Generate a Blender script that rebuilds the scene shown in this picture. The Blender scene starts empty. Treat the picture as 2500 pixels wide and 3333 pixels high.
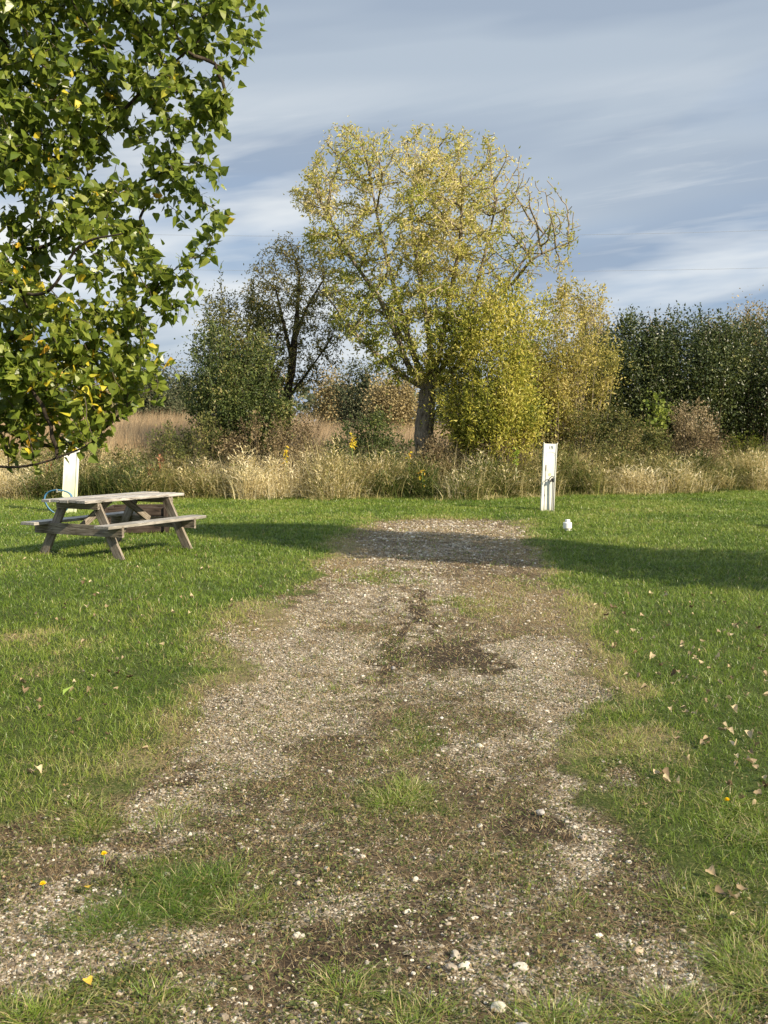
import bpy, bmesh, math, random
import numpy as np
from mathutils import Vector, Matrix, Euler
R = math.radians
rng = np.random.default_rng(7)
random.seed(7)
SC = bpy.context.scene
COL = SC.collection
PI = math.pi

# ------------------------------------------------------------------ camera numbers
F, H, HOR = 3300.0, 1.6, 1403.0          # focal length in photo pixels, eye height, horizon row
PITCH = math.atan((1666.5 - HOR) / F)
CP, SP_ = math.cos(PITCH), math.sin(PITCH)

def G(px, py):
    """point of the ground seen at a photo pixel"""
    vx, vy = (px - 1250) / F, (1666.5 - py) / F
    dy, dz = CP + vy * SP_, -SP_ + vy * CP
    t = -H / dz
    return (vx * t, dy * t)

def at(px, py, Y):
    """point at depth Y seen at a photo pixel: (x, z)"""
    vx, vy = (px - 1250) / F, (1666.5 - py) / F
    dy, dz = CP + vy * SP_, -SP_ + vy * CP
    t = Y / dy
    return (vx * t, H + dz * t)

# ------------------------------------------------------------------ tagging
def tag(o, label=None, cat=None, group=None, kind=None):
    if label: o['label'] = label
    if cat: o['category'] = cat
    if group: o['group'] = group
    if kind: o['kind'] = kind
    return o

def empty(name, loc, rz=0, parent=None):
    o = bpy.data.objects.new(name, None)
    o.empty_display_size = .2
    o.location = loc
    o.rotation_euler = (0, 0, rz)
    COL.objects.link(o)
    if parent: o.parent = parent
    return o

def link(name, me, mat=None, parent=None):
    if mat and not me.materials: me.materials.append(mat)
    o = bpy.data.objects.new(name, me)
    COL.objects.link(o)
    if parent: o.parent = parent
    return o

def copy_tree(o, parent=None):
    c = o.copy(); COL.objects.link(c); c.parent = parent
    for ch in list(o.children): copy_tree(ch, c)
    return c

# ------------------------------------------------------------------ fast mesh
class NM:
    """numpy mesh collector: vertices, faces of any size, point attribute 'tint'"""
    def __init__(s): s.v, s.f, s.t, s.n = [], [], [], 0
    def add(s, V, Fs, T=None):
        V = np.asarray(V, np.float32).reshape(-1, 3)
        if not isinstance(Fs, (list, tuple)): Fs = [Fs]
        for f in Fs: s.f.append(np.asarray(f, np.int64) + s.n)
        s.v.append(V)
        if T is None: T = np.zeros(len(V), np.float32)
        s.t.append(np.broadcast_to(np.asarray(T, np.float32), (len(V),)))
        s.n += len(V)
    def mesh(s, name, smooth=False):
        V = np.concatenate(s.v); T = np.concatenate(s.t)
        me = bpy.data.meshes.new(name)
        me.vertices.add(len(V)); me.vertices.foreach_set('co', V.ravel())
        tot = np.concatenate([np.full(len(f), f.shape[1], np.int32) for f in s.f])
        idx = np.concatenate([f.ravel() for f in s.f]).astype(np.int32)
        start = np.concatenate([[0], np.cumsum(tot)[:-1]]).astype(np.int32)
        me.loops.add(len(idx)); me.loops.foreach_set('vertex_index', idx)
        me.polygons.add(len(tot)); me.polygons.foreach_set('loop_start', start)
        me.polygons.foreach_set('loop_total', tot)
        me.polygons.foreach_set('use_smooth', np.full(len(tot), smooth))
        a = me.attributes.new('tint', 'FLOAT', 'POINT'); a.data.foreach_set('value', T.astype(np.float32))
        me.update(calc_edges=True)
        return me
    def build(s, name, mat, parent=None, smooth=False, offset=None):
        if offset is not None: s.v = [v - np.asarray(offset, np.float32) for v in s.v]
        return link(name, s.mesh(name, smooth), mat, parent)

# ------------------------------------------------------------------ noise
def _hash(ix, iy, seed):
    h = (ix.astype(np.int64) * 374761393 + iy.astype(np.int64) * 668265263 + seed * 974634777) & 0x7fffffff
    h = ((h ^ (h >> 13)) * 1274126177) & 0x7fffffff
    return ((h ^ (h >> 16)) & 0xffff) / 65535.0
def vnoise(x, y, s=0):
    x = np.asarray(x, float); y = np.asarray(y, float)
    ix, iy = np.floor(x), np.floor(y); fx, fy = x - ix, y - iy
    fx = fx * fx * (3 - 2 * fx); fy = fy * fy * (3 - 2 * fy)
    a, b = _hash(ix, iy, s), _hash(ix + 1, iy, s); c, d = _hash(ix, iy + 1, s), _hash(ix + 1, iy + 1, s)
    return (a * (1 - fx) + b * fx) * (1 - fy) + (c * (1 - fx) + d * fx) * fy
def fbm(x, y, s=0, o=4):
    r, a, t = 0, .5, 0
    for i in range(o):
        r = r + a * vnoise(x * 2 ** i, y * 2 ** i, s + i * 17); t += a; a *= .5
    return r / t
def sstep(a, b, x):
    t = np.clip((x - a) / (b - a), 0, 1); return t * t * (3 - 2 * t)

# ------------------------------------------------------------------ materials
class M:
    def __init__(s, name):
        s.m = bpy.data.materials.new(name); s.m.use_nodes = True
        s.nt = s.m.node_tree; s.nt.nodes.clear()
        s.out = s.n('ShaderNodeOutputMaterial')
    def n(s, t, **k):
        nd = s.nt.nodes.new(t)
        for a, b in k.items(): setattr(nd, a, b)
        return nd
    def l(s, a, b): s.nt.links.new(a, b)
    def ramp(s, fac, stops, interp='LINEAR'):
        r = s.n('ShaderNodeValToRGB'); r.color_ramp.interpolation = interp
        e = r.color_ramp.elements
        while len(e) < len(stops): e.new(.5)
        for i, (p, c) in enumerate(stops):
            e[i].position = p; e[i].color = (*c, 1) if len(c) == 3 else c
        s.l(fac, r.inputs[0]); return r.outputs[0]
    def attr(s, name): return s.n('ShaderNodeAttribute', attribute_name=name).outputs['Fac']
    def noise(s, scale, vec=None, detail=4, rough=.55, dist=0):
        t = s.n('ShaderNodeTexNoise'); t.inputs['Scale'].default_value = scale
        t.inputs['Detail'].default_value = detail; t.inputs['Roughness'].default_value = rough
        t.inputs['Distortion'].default_value = dist
        if vec is not None: s.l(vec, t.inputs['Vector'])
        return t.outputs['Fac']
    def math(s, op, a, b=None, c=None):
        m = s.n('ShaderNodeMath', operation=op)
        for i, x in enumerate((a, b, c)):
            if x is None: continue
            if isinstance(x, (int, float)): m.inputs[i].default_value = x
            else: s.l(x, m.inputs[i])
        return m.outputs[0]
    def mix(s, fac, a, b, mode='MIX'):
        m = s.n('ShaderNodeMix', data_type='RGBA', blend_type=mode)
        for i, x in ((0, fac), (6, a), (7, b)):
            if isinstance(x, (int, float)): m.inputs[i].default_value = x
            elif isinstance(x, tuple): m.inputs[i].default_value = (*x, 1)
            else: s.l(x, m.inputs[i])
        return m.outputs[2]
    def pos(s, scale=(1, 1, 1), rot=(0, 0, 0), which='Object'):
        t = s.n('ShaderNodeTexCoord'); mp = s.n('ShaderNodeMapping')
        mp.inputs['Scale'].default_value = scale; mp.inputs['Rotation'].default_value = rot
        s.l(t.outputs[which], mp.inputs[0]); return mp.outputs[0]
    def bsdf(s, col, rough=.6, spec=.3, bump=None, bstr=.3, bdist=.01, trans=0, tcol=None, metal=0):
        p = s.n('ShaderNodeBsdfPrincipled')
        if isinstance(col, tuple): p.inputs['Base Color'].default_value = (*col, 1)
        else: s.l(col, p.inputs['Base Color'])
        if isinstance(rough, (int, float)): p.inputs['Roughness'].default_value = rough
        else: s.l(rough, p.inputs['Roughness'])
        p.inputs['Specular IOR Level'].default_value = spec
        p.inputs['Metallic'].default_value = metal
        if bump is not None:
            b = s.n('ShaderNodeBump'); b.inputs['Strength'].default_value = bstr; b.inputs['Distance'].default_value = bdist
            s.l(bump, b.inputs['Height']); s.l(b.outputs[0], p.inputs['Normal'])
        if trans:
            t = s.n('ShaderNodeBsdfTranslucent')
            c = tcol if tcol is not None else col
            if isinstance(c, tuple): t.inputs[0].default_value = (*c, 1)
            else: s.l(c, t.inputs[0])
            mx = s.n('ShaderNodeMixShader'); mx.inputs[0].default_value = trans
            s.l(p.outputs[0], mx.inputs[1]); s.l(t.outputs[0], mx.inputs[2]); s.l(mx.outputs[0], s.out.inputs[0])
        else: s.l(p.outputs[0], s.out.inputs[0])
        return s.m

def leaf_mat(name, stops, trans=.35, rough=.5, spec=.35):
    m = M(name)
    c = m.ramp(m.attr('tint'), stops)
    return m.bsdf(c, rough, spec, trans=trans)

def bark_mat(name, dark, light, scale=14):
    m = M(name)
    n = m.noise(scale, m.pos((1, 1, .25)), 6, .65, .3)
    c = m.ramp(n, [(.35, dark), (.65, light)])
    return m.bsdf(c, .9, .15, bump=n, bstr=.8, bdist=.03)

def wood_mat(name, dark, mid, light):
    m = M(name)
    v = m.pos((1.3, 16, 16))
    n = m.noise(3.2, v, 8, .65, .6)
    n2 = m.noise(1.6, m.pos((1, 1, 1)), 3)
    inf = m.n('ShaderNodeObjectInfo')
    c = m.ramp(n, [(.30, dark), (.45, mid), (.62, light), (.75, mid)])
    c = m.mix(m.ramp(n2, [(.45, (0, 0, 0)), (.65, (.55, .55, .55))]), c, (dark[0] * 1.3, dark[1] * 1.35, dark[2] * 1.2))
    w = m.ramp(m.noise(9, m.pos((.5, 9, 9)), 4, .7), [(.36, (0, 0, 0)), (.42, (1, 1, 1))])
    c = m.mix(w, (dark[0] * .35, dark[1] * .35, dark[2] * .35), c)
    return m.bsdf(c, .85, .2, bump=n, bstr=.5, bdist=.006)

# ------------------------------------------------------------------ foliage builders
def rot_frames(n, tiltmean=0, up=None):
    """random orthonormal frames (n,3,3): rows x (length), y (width), z (normal)"""
    a = rng.normal(size=(n, 3)); a /= np.linalg.norm(a, axis=1)[:, None]
    b = rng.normal(size=(n, 3)); b -= a * (a * b).sum(1)[:, None]; b /= np.linalg.norm(b, axis=1)[:, None]
    return a, b, np.cross(a, b)
def frames_from(d, roll=None, nrm=None):
    d = d / (np.linalg.norm(d, axis=1)[:, None] + 1e-9)
    r = rng.normal(size=d.shape) if nrm is None else nrm + rng.normal(size=d.shape) * .45
    b = np.cross(r, d); b /= (np.linalg.norm(b, axis=1)[:, None] + 1e-9)
    return d, b, np.cross(d, b)

POPLAR_V = np.array([(0, 0, 0), (.05, -.30, .05), (.22, -.47, .02), (.42, -.36, -.01), (.62, -.27, -.03), (.80, -.10, -.06), (1.0, 0, -.12),
                     (.80, .10, -.06), (.62, .27, -.03), (.42, .36, -.01), (.22, .47, .02), (.05, .30, .05), (.35, 0, -.06), (.68, 0, -.07)], np.float32)
POPLAR_F = [np.array([(0, 1, 2, 12), (12, 2, 3, 4), (12, 4, 5, 13), (0, 12, 10, 11), (12, 8, 9, 10), (12, 13, 7, 8)]), np.array([(13, 5, 6), (13, 6, 7)])]
LANCE_V = np.array([(0, 0, 0), (.35, -.5, .12), (1, 0, -.15), (.35, .5, .12), (.4, 0, -.05)], np.float32)
LANCE_F = [np.array([(0, 1, 4), (1, 2, 4), (2, 3, 4), (3, 0, 4)])]
QUAD_V = np.array([(0, 0, 0), (.45, -.5, .08), (1, 0, -.1), (.45, .5, .08)], np.float32)
QUAD_F = [np.array([(0, 1, 2), (0, 2, 3)])]

def add_leaves(nm, P, frames, L, W, T, shape='lance'):
    V, Fs = {'poplar': (POPLAR_V, POPLAR_F), 'lance': (LANCE_V, LANCE_F), 'quad': (QUAD_V, QUAD_F)}[shape]
    n = len(P); x, y, z = frames
    L = np.broadcast_to(L, (n,)); W = np.broadcast_to(W, (n,))
    curl = rng.uniform(-.5, 1.8, n)[:, None] if shape == 'poplar' else 1
    fold = rng.uniform(.1, .6, n)[:, None] if shape == 'poplar' else 0
    u = V[:, 0][None] * L[:, None]; v = V[:, 1][None] * W[:, None]
    w = V[:, 2][None] * L[:, None] * curl + fold * np.abs(v)
    out = P[:, None] + u[..., None] * x[:, None] + v[..., None] * y[:, None] + w[..., None] * z[:, None]
    k = len(V); base = (np.arange(n) * k)[:, None, None]
    nm.add(out, [(base + f[None]).reshape(-1, f.shape[1]) for f in Fs], np.repeat(np.broadcast_to(T, (n,)), k))

def add_blades(nm, P, hgt, wid, lean, az, T, seg=3, droop=1.0, tipt=None, taper=1.2, waz=None):
    """curved grass blades. lean = horizontal reach as a share of height"""
    n = len(P); hgt, wid, lean, az, T = [np.broadcast_to(q, (n,)).astype(float) for q in (hgt, wid, lean, az, T)]
    s = np.linspace(0, 1, seg + 1)[None]
    dirx, diry = np.cos(az), np.sin(az)
    if waz is None: waz = rng.uniform(0, 2 * PI, n)
    sx, sy = np.cos(waz), np.sin(waz)
    hor = lean[:, None] * hgt[:, None] * s ** 1.8
    ver = hgt[:, None] * (s - (1 - 1 / np.sqrt(1 + lean[:, None] ** 2 * droop)) * s ** 2.2)
    w = wid[:, None] * (1 - s ** taper) * .5
    C = np.stack([P[:, 0:1] + dirx[:, None] * hor, P[:, 1:2] + diry[:, None] * hor, P[:, 2:3] + ver], -1)
    off = np.stack([sx[:, None] * w, sy[:, None] * w, 0 * w], -1)
    Lh, Rh = (C - off)[:, :seg], (C + off)[:, :seg]
    V = np.concatenate([Lh, Rh, C[:, seg:]], 1)            # 2*seg+1 verts
    k = 2 * seg + 1; b = (np.arange(n) * k)[:, None]
    quads = [np.concatenate([b + i, b + seg + i, b + seg + i + 1, b + i + 1], 1) for i in range(seg - 1)]
    tri = np.concatenate([b + seg - 1, b + 2 * seg - 1, b + 2 * seg], 1)
    fs = ([np.concatenate(quads)] if quads else []) + [tri]
    TT = np.repeat(T, k).reshape(n, k)
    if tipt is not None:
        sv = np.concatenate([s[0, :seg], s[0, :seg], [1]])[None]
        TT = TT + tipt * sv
    nm.add(V, fs, TT.ravel())

def add_tubes(nm, P0, P1, R0, R1, D0, D1, sides=5, T=0):
    n = len(P0)
    def ring(P, D, Rr):
        D = D / (np.linalg.norm(D, axis=1)[:, None] + 1e-9)
        ref = np.tile(np.array([[.31, .95, .05]]), (n, 1))
        a = np.cross(D, ref); a /= (np.linalg.norm(a, axis=1)[:, None] + 1e-9); b = np.cross(D, a)
        t = np.arange(sides) / sides * 2 * PI
        return P[:, None] + Rr[:, None, None] * (np.cos(t)[None, :, None] * a[:, None] + np.sin(t)[None, :, None] * b[:, None])
    V = np.concatenate([ring(P0, D0, R0), ring(P1, D1, R1)], 1)
    b = (np.arange(n) * 2 * sides)[:, None]
    f = [np.concatenate([b + i, b + (i + 1) % sides, b + sides + (i + 1) % sides, b + sides + i], 1) for i in range(sides)]
    nm.add(V, np.concatenate(f), np.repeat(np.broadcast_to(T, (n,)), 2 * sides))

def polyline_tube(nm, pts, rad, sides=8, T=0):
    pts = np.array(pts, float); n = len(pts); rad = np.broadcast_to(rad, (n,)).astype(float)
    D = np.gradient(pts, axis=0)
    add_tubes(nm, pts[:-1], pts[1:], rad[:-1], rad[1:], D[:-1], D[1:], sides, T)

def colonize(seed, attr, step, infl, kill, iters=200, bias=(0, 0, .15), wob=.12):
    """space colonisation; seed = list of (point, parent)"""
    P = [np.array(p, float) for p, _ in seed]; par = [q for _, q in seed]
    A = np.array(attr, float); PP = np.array(P)
    d = np.linalg.norm(A[:, None] - PP[None], axis=2); near = d.argmin(1); dist = d.min(1)
    bias = np.array(bias)
    for it in range(iters):
        act = dist < infl
        if not act.any(): break
        PP = np.array(P)
        v = A[act] - PP[near[act]]; v /= (np.linalg.norm(v, axis=1)[:, None] + 1e-9)
        S = np.zeros_like(PP); np.add.at(S, near[act], v)
        ids = np.unique(near[act])
        new, npar = [], []
        for i in ids:
            g = S[i]; l = np.linalg.norm(g)
            if l < 1e-6: continue
            g = g / l + bias + rng.normal(size=3) * wob; g /= np.linalg.norm(g)
            new.append(P[i] + g * step); npar.append(i)
        if not new: break
        base = len(P); P += new; par += npar
        N = np.array(new)
        dd = np.linalg.norm(A[:, None] - N[None], axis=2); j = dd.argmin(1); dm = dd.min(1)
        up = dm < dist; near[up] = base + j[up]; dist[up] = dm[up]
        keep = dist > kill
        A, near, dist = A[keep], near[keep], dist[keep]
        if len(A) == 0: break
    return np.array(P), np.array(par)

def tree_mesh(P, par, tip, power=2.3, maxr=None, fixed=None, big=.05, trunk_n=0):
    """returns radii and direction per node"""
    n = len(P); r = np.zeros(n); acc = np.zeros(n)
    for i in range(n - 1, -1, -1):
        r[i] = max(tip, acc[i] ** (1 / power)) if acc[i] > 0 else tip
        if par[i] >= 0: acc[par[i]] += r[i] ** power
    if maxr: r = tip + (r - tip) * (maxr - tip) / max(r.max() - tip, 1e-6) if r.max() > 0 else r
    D = np.zeros_like(P); m = par >= 0
    D[m] = P[m] - P[par[m]]; D[~m] = (0, 0, 1)
    return r, D

def branch_obj(P, par, r, D, name, mat, parent, lo=0, hi=9, off=(0, 0, 0), sides=5, sel=None):
    m = (par >= 0) & (r >= lo) & (r < hi)
    if sel is not None: m &= sel
    i = np.where(m)[0]
    if len(i) == 0: return None
    p = par[i]
    r0 = np.minimum(r[p], r[i] * 1.25)
    nm = NM()
    add_tubes(nm, P[p], P[i], r0, r[i], D[p] * (par[p] >= 0)[:, None] + D[i] * .6, D[i], sides)
    return nm.build(name, mat, parent, True, off)

def in_poly(x, y, poly):
    x = np.asarray(x); y = np.asarray(y); c = np.zeros(x.shape, bool); p = np.array(poly, float)
    j = len(p) - 1
    for i in range(len(p)):
        k = ((p[i, 1] > y) != (p[j, 1] > y)) & (x < (p[j, 0] - p[i, 0]) * (y - p[i, 1]) / (p[j, 1] - p[i, 1] + 1e-12) + p[i, 0])
        c ^= k; j = i
    return c
def edge_dist(x, y, poly):
    p = np.array(poly, float); best = np.full(np.shape(x), 1e9)
    for i in range(len(p)):
        a, b = p[i - 1], p[i]; ab = b - a
        t = np.clip(((x - a[0]) * ab[0] + (y - a[1]) * ab[1]) / (ab @ ab), 0, 1)
        best = np.minimum(best, np.hypot(x - a[0] - t * ab[0], y - a[1] - t * ab[1]))
    return best
def world_poly(pix, Y): return [at(px, py, Y) for px, py in pix]
def crown_points(poly, Y, n, depth, pw=.55, gap=None, hole=.0, inner=0):
    """points filling a rounded solid whose front outline is poly (metres, x-z) at distance Y"""
    p = np.array(poly); lo, hi = p.min(0), p.max(0); out = []
    tot = 0; mx = None
    while tot < n:
        x = rng.uniform(lo[0], hi[0], n * 2); z = rng.uniform(lo[1], hi[1], n * 2)
        k = in_poly(x, z, poly); x, z = x[k], z[k]
        e = edge_dist(x, z, poly)
        if mx is None: mx = e.max()
        dd = depth * np.clip(e / mx, 0, 1) ** pw
        y = Y + rng.uniform(-1, 1, len(x)) * dd
        keep = rng.uniform(0, 1, len(x)) < (.35 + .65 * (dd / depth))
        if gap is not None:
            g = fbm(x / gap + 3.1, z / gap + (y - Y) / gap * .6, 5, 3)
            keep &= g > hole
        q = np.stack([x, y, z], 1)[keep]; out.append(q); tot += len(q)
    return np.concatenate(out)[:n]

# ------------------------------------------------------------------ render, world, sun, camera
SC.render.engine = 'CYCLES'
SC.render.resolution_x, SC.render.resolution_y = 768, 1024
SC.view_settings.view_transform = 'Standard'; SC.view_settings.look = 'None'
SC.view_settings.exposure = 0.85; SC.view_settings.gamma = 1

SUN_AZ = (.81, -.59); SUN_EL = R(31)
w = bpy.data.worlds.new("World"); SC.world = w; w.use_nodes = True
nt = w.node_tree; nt.nodes.clear()
wm = M.__new__(M); wm.nt = nt
wo = wm.n('ShaderNodeOutputWorld'); bg = wm.n('ShaderNodeBackground'); wm.l(bg.outputs[0], wo.inputs[0])
sky = wm.n('ShaderNodeTexSky', sky_type='NISHITA'); sky.sun_disc = False
sky.sun_elevation = SUN_EL; sky.sun_rotation = math.atan2(SUN_AZ[0], SUN_AZ[1]); sky.air_density = 1.2; sky.dust_density = .6
tc = wm.n('ShaderNodeTexCoord'); sep = wm.n('ShaderNodeSeparateXYZ'); wm.l(tc.outputs['Generated'], sep.inputs[0])
az = wm.math('ARCTAN2', sep.outputs[0], sep.outputs[1]); el = wm.math('ARCSINE', sep.outputs[2])
def skyvec(sx, sz, tilt, ox=0, oz=0):
    c = wm.n('ShaderNodeCombineXYZ')
    e2 = wm.math('ADD', el, wm.math('MULTIPLY', az, -tilt))
    wm.l(wm.math('MULTIPLY_ADD', az, sx, ox), c.inputs[0]); wm.l(wm.math('MULTIPLY_ADD', e2, sz, oz), c.inputs[1])
    return c.outputs[0]
BLUE, BLUEHI = (2.8, 4.0, 6.2), (3.5, 4.6, 6.4)
GREY, WHITE = (4.6, 5.3, 6.1), (8.2, 8.5, 8.6)
skyc = wm.mix(.72, sky.outputs[0], wm.mix(wm.ramp(el, [(0, (0, 0, 0)), (.5, (1, 1, 1))]), BLUE, BLUEHI))
n1 = wm.noise(1.0, skyvec(1.8, 8, .18, 3.3, 1.7), 3, .45, .3)
n2 = wm.noise(1.0, skyvec(2.2, 12, .12, 8.1, 4.2), 5, .5, .3)
n3 = wm.noise(1.0, skyvec(5, 60, .08, 1.1, 2.2), 5, .6, .3)
hi = wm.ramp(el, [(.12, (0, 0, 0)), (.34, (1, 1, 1))])
g1 = wm.ramp(wm.math('MULTIPLY_ADD', hi, .16, n1), [(.42, (0, 0, 0)), (.62, (.9, .9, .9))])
c1 = wm.mix(g1, skyc, GREY)
lo_ = wm.ramp(el, [(.01, (0, 0, 0)), (.07, (1, 1, 1)), (.24, (1, 1, 1)), (.33, (0, 0, 0))])
g2 = wm.math('MULTIPLY', wm.ramp(n2, [(.46, (0, 0, 0)), (.64, (1, 1, 1))]), lo_)
n4 = wm.noise(1.0, skyvec(1.5, 13, .14, 5.3, 9.1), 3, .5, .3)
c1 = wm.mix(wm.ramp(n4, [(.44, (0, 0, 0)), (.62, (.7, .7, .7))]), c1, (3.1, 3.85, 5.0))
c2 = wm.mix(g2, c1, WHITE)
g3 = wm.math('MULTIPLY', wm.ramp(n3, [(.55, (0, 0, 0)), (.8, (.35, .35, .35))]), lo_)
c3 = wm.mix(g3, c2, WHITE)
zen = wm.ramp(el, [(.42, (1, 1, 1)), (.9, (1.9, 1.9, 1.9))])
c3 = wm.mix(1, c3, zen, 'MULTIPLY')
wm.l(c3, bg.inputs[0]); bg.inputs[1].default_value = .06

sd = bpy.data.lights.new('sun', 'SUN'); sd.energy = 5.0; sd.angle = R(.5); sd.color = (1, .86, .66)
so = bpy.data.objects.new('sun', sd); COL.objects.link(so)
sv = Vector((SUN_AZ[0] * math.cos(SUN_EL), SUN_AZ[1] * math.cos(SUN_EL), math.sin(SUN_EL)))
so.rotation_euler = (-sv).to_track_quat('-Z', 'Y').to_euler(); so.location = sv * 50

cd = bpy.data.cameras.new('camera'); co = bpy.data.objects.new('camera', cd); COL.objects.link(co)
cd.sensor_fit = 'VERTICAL'; cd.sensor_height = 36; cd.lens = F / 3333 * 36
cd.clip_end = 2000; cd.clip_start = .05
co.location = (0, 0, H); co.rotation_euler = (PI / 2 - PITCH, 0, 0); SC.camera = co

# ------------------------------------------------------------------ ground cover fields (world metres)
def gpoly(pts): return [G(x, y) for x, y in pts]
S = 2500 / 1659
DRIVE = gpoly([(a * S, b * S) for a, b in [(815, 1122), (750, 1160), (700, 1212), (670, 1262), (580, 1310), (500, 1372), (478, 1450), (450, 1540), (330, 1615), (250, 1690),
               (60, 1750), (-120, 1790), (-300, 1900), (-400, 2212), (-500, 2800), (2100, 2800), (1720, 2212), (1600, 2050), (1540, 1900), (1400, 1790), (1340, 1700), (1300, 1640),
               (1270, 1560), (1300, 1480), (1285, 1400), (1230, 1330), (1195, 1262), (1165, 1212), (1150, 1165), (1125, 1122)]])
def ell(x, y, cx, cy, rx, ry, soft=.5):
    """soft ellipse given by photo pixels on the 1659-wide view"""
    X, Y = G(cx * S, cy * S); X2, _ = G((cx + rx) * S, cy * S); _, Ya = G(cx * S, (cy - ry) * S); _, Yb = G(cx * S, (cy + ry) * S)
    d = np.sqrt(((x - X) / (X2 - X)) ** 2 + ((y - Y) / ((Ya - Yb) / 2)) ** 2)
    return 1 - sstep(1 - soft, 1 + soft, d)
GRAVEL_E = [(975, 1145, 150, 22, .35), (930, 1180, 120, 20, .25), (600, 1360, 90, 60, .9), (620, 1440, 130, 70, 1), (560, 1540, 150, 60, 1), (520, 1590, 120, 40, .8), (420, 1700, 75, 70, 1),
            (1180, 1430, 110, 70, .9), (1170, 1530, 80, 60, .9), (1010, 1460, 70, 40, .5), (1270, 1700, 60, 25, .9), (1180, 1770, 50, 70, .95), (1230, 1850, 90, 60, .9), (1430, 2040, 120, 50, .95),
            (1120, 2080, 160, 45, .8), (150, 2010, 210, 55, .9), (270, 1890, 60, 25, .9), (880, 1340, 30, 80, .7), (800, 1420, 90, 60, .7), (700, 1540, 60, 60, .6), (1550, 2190, 90, 20, .8),
            (620, 1960, 90, 30, .45), (90, 2080, 120, 60, .6), (700, 1900, 60, 20, .35), (870, 1250, 90, 50, .5), (740, 1300, 80, 30, .5), (1080, 1600, 60, 40, .4), (500, 1830, 50, 30, .5)]
GRASS_E = [(830, 1240, 75, 18, .6), (1030, 1300, 70, 26, .75), (1110, 1260, 60, 22, .6), (880, 1580, 80, 50, .6), (860, 1720, 95, 40, .8), (690, 1690, 60, 30, .4), (1320, 1590, 80, 50, .7), (1290, 1640, 50, 20, .5),
           (400, 1925, 95, 52, 1.1), (230, 1975, 80, 26, 1), (540, 1950, 50, 20, .7), (150, 1780, 130, 45, .8), (300, 1800, 90, 35, .6), (60, 1850, 70, 40, .5), (60, 2170, 130, 50, 1.2), (380, 2140, 90, 40, .6),
           (680, 1755, 60, 30, .3), (760, 2110, 100, 40, .7), (900, 2180, 110, 40, .8), (1230, 2190, 220, 40, .6), (1480, 1960, 60, 30, .6), (1380, 1760, 60, 30, .6), (860, 1400, 60, 60, .25),
           (1060, 1880, 60, 30, .5), (640, 1800, 60, 30, .5), (1000, 1890, 80, 40, .4), (1300, 2140, 90, 25, .5), (1560, 2120, 70, 60, .9), (600, 2050, 60, 25, .4), (560, 1720, 30, 20, .3)]
SOIL_E = [(990, 1415, 75, 45, 1), (960, 1395, 60, 30, .7), (1090, 1750, 95, 65, 1), (900, 1300, 12, 60, 1), (860, 1360, 14, 60, .9), (830, 1440, 30, 50, .7), (70, 1730, 80, 22, 1), (20, 1800, 60, 40, .8),
          (620, 2120, 140, 70, .9), (760, 2040, 130, 50, .7), (500, 2010, 60, 30, .5), (900, 1900, 140, 50, .6), (400, 1665, 60, 20, .8), (1400, 1900, 90, 50, .5), (700, 1600, 120, 40, .5),
          (300, 1920, 60, 25, .5), (950, 1690, 60, 30, .6), (1350, 1950, 120, 50, .5), (830, 1680, 300, 60, .3), (1000, 1220, 200, 18, .4), (960, 1150, 180, 26, .35)]
DRY_E = [(20, 1375, 75, 26, 1), (560, 1330, 110, 32, .6), (760, 1195, 60, 40, .8), (960, 1145, 170, 26, .7), (1090, 1170, 50, 40, .8), (1210, 1310, 70, 50, .8), (1320, 1450, 60, 80, .7), (400, 1560, 90, 50, .4), (200, 1660, 160, 35, .45),
         (1330, 1600, 90, 60, .7), (1310, 2170, 200, 60, .8), (120, 1450, 60, 25, .5), (480, 1450, 60, 60, .4), (140, 1860, 140, 30, .6), (330, 1330, 30, 16, .5), (1080, 1290, 100, 50, .8), (180, 1400, 60, 16, .5)]
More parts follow.
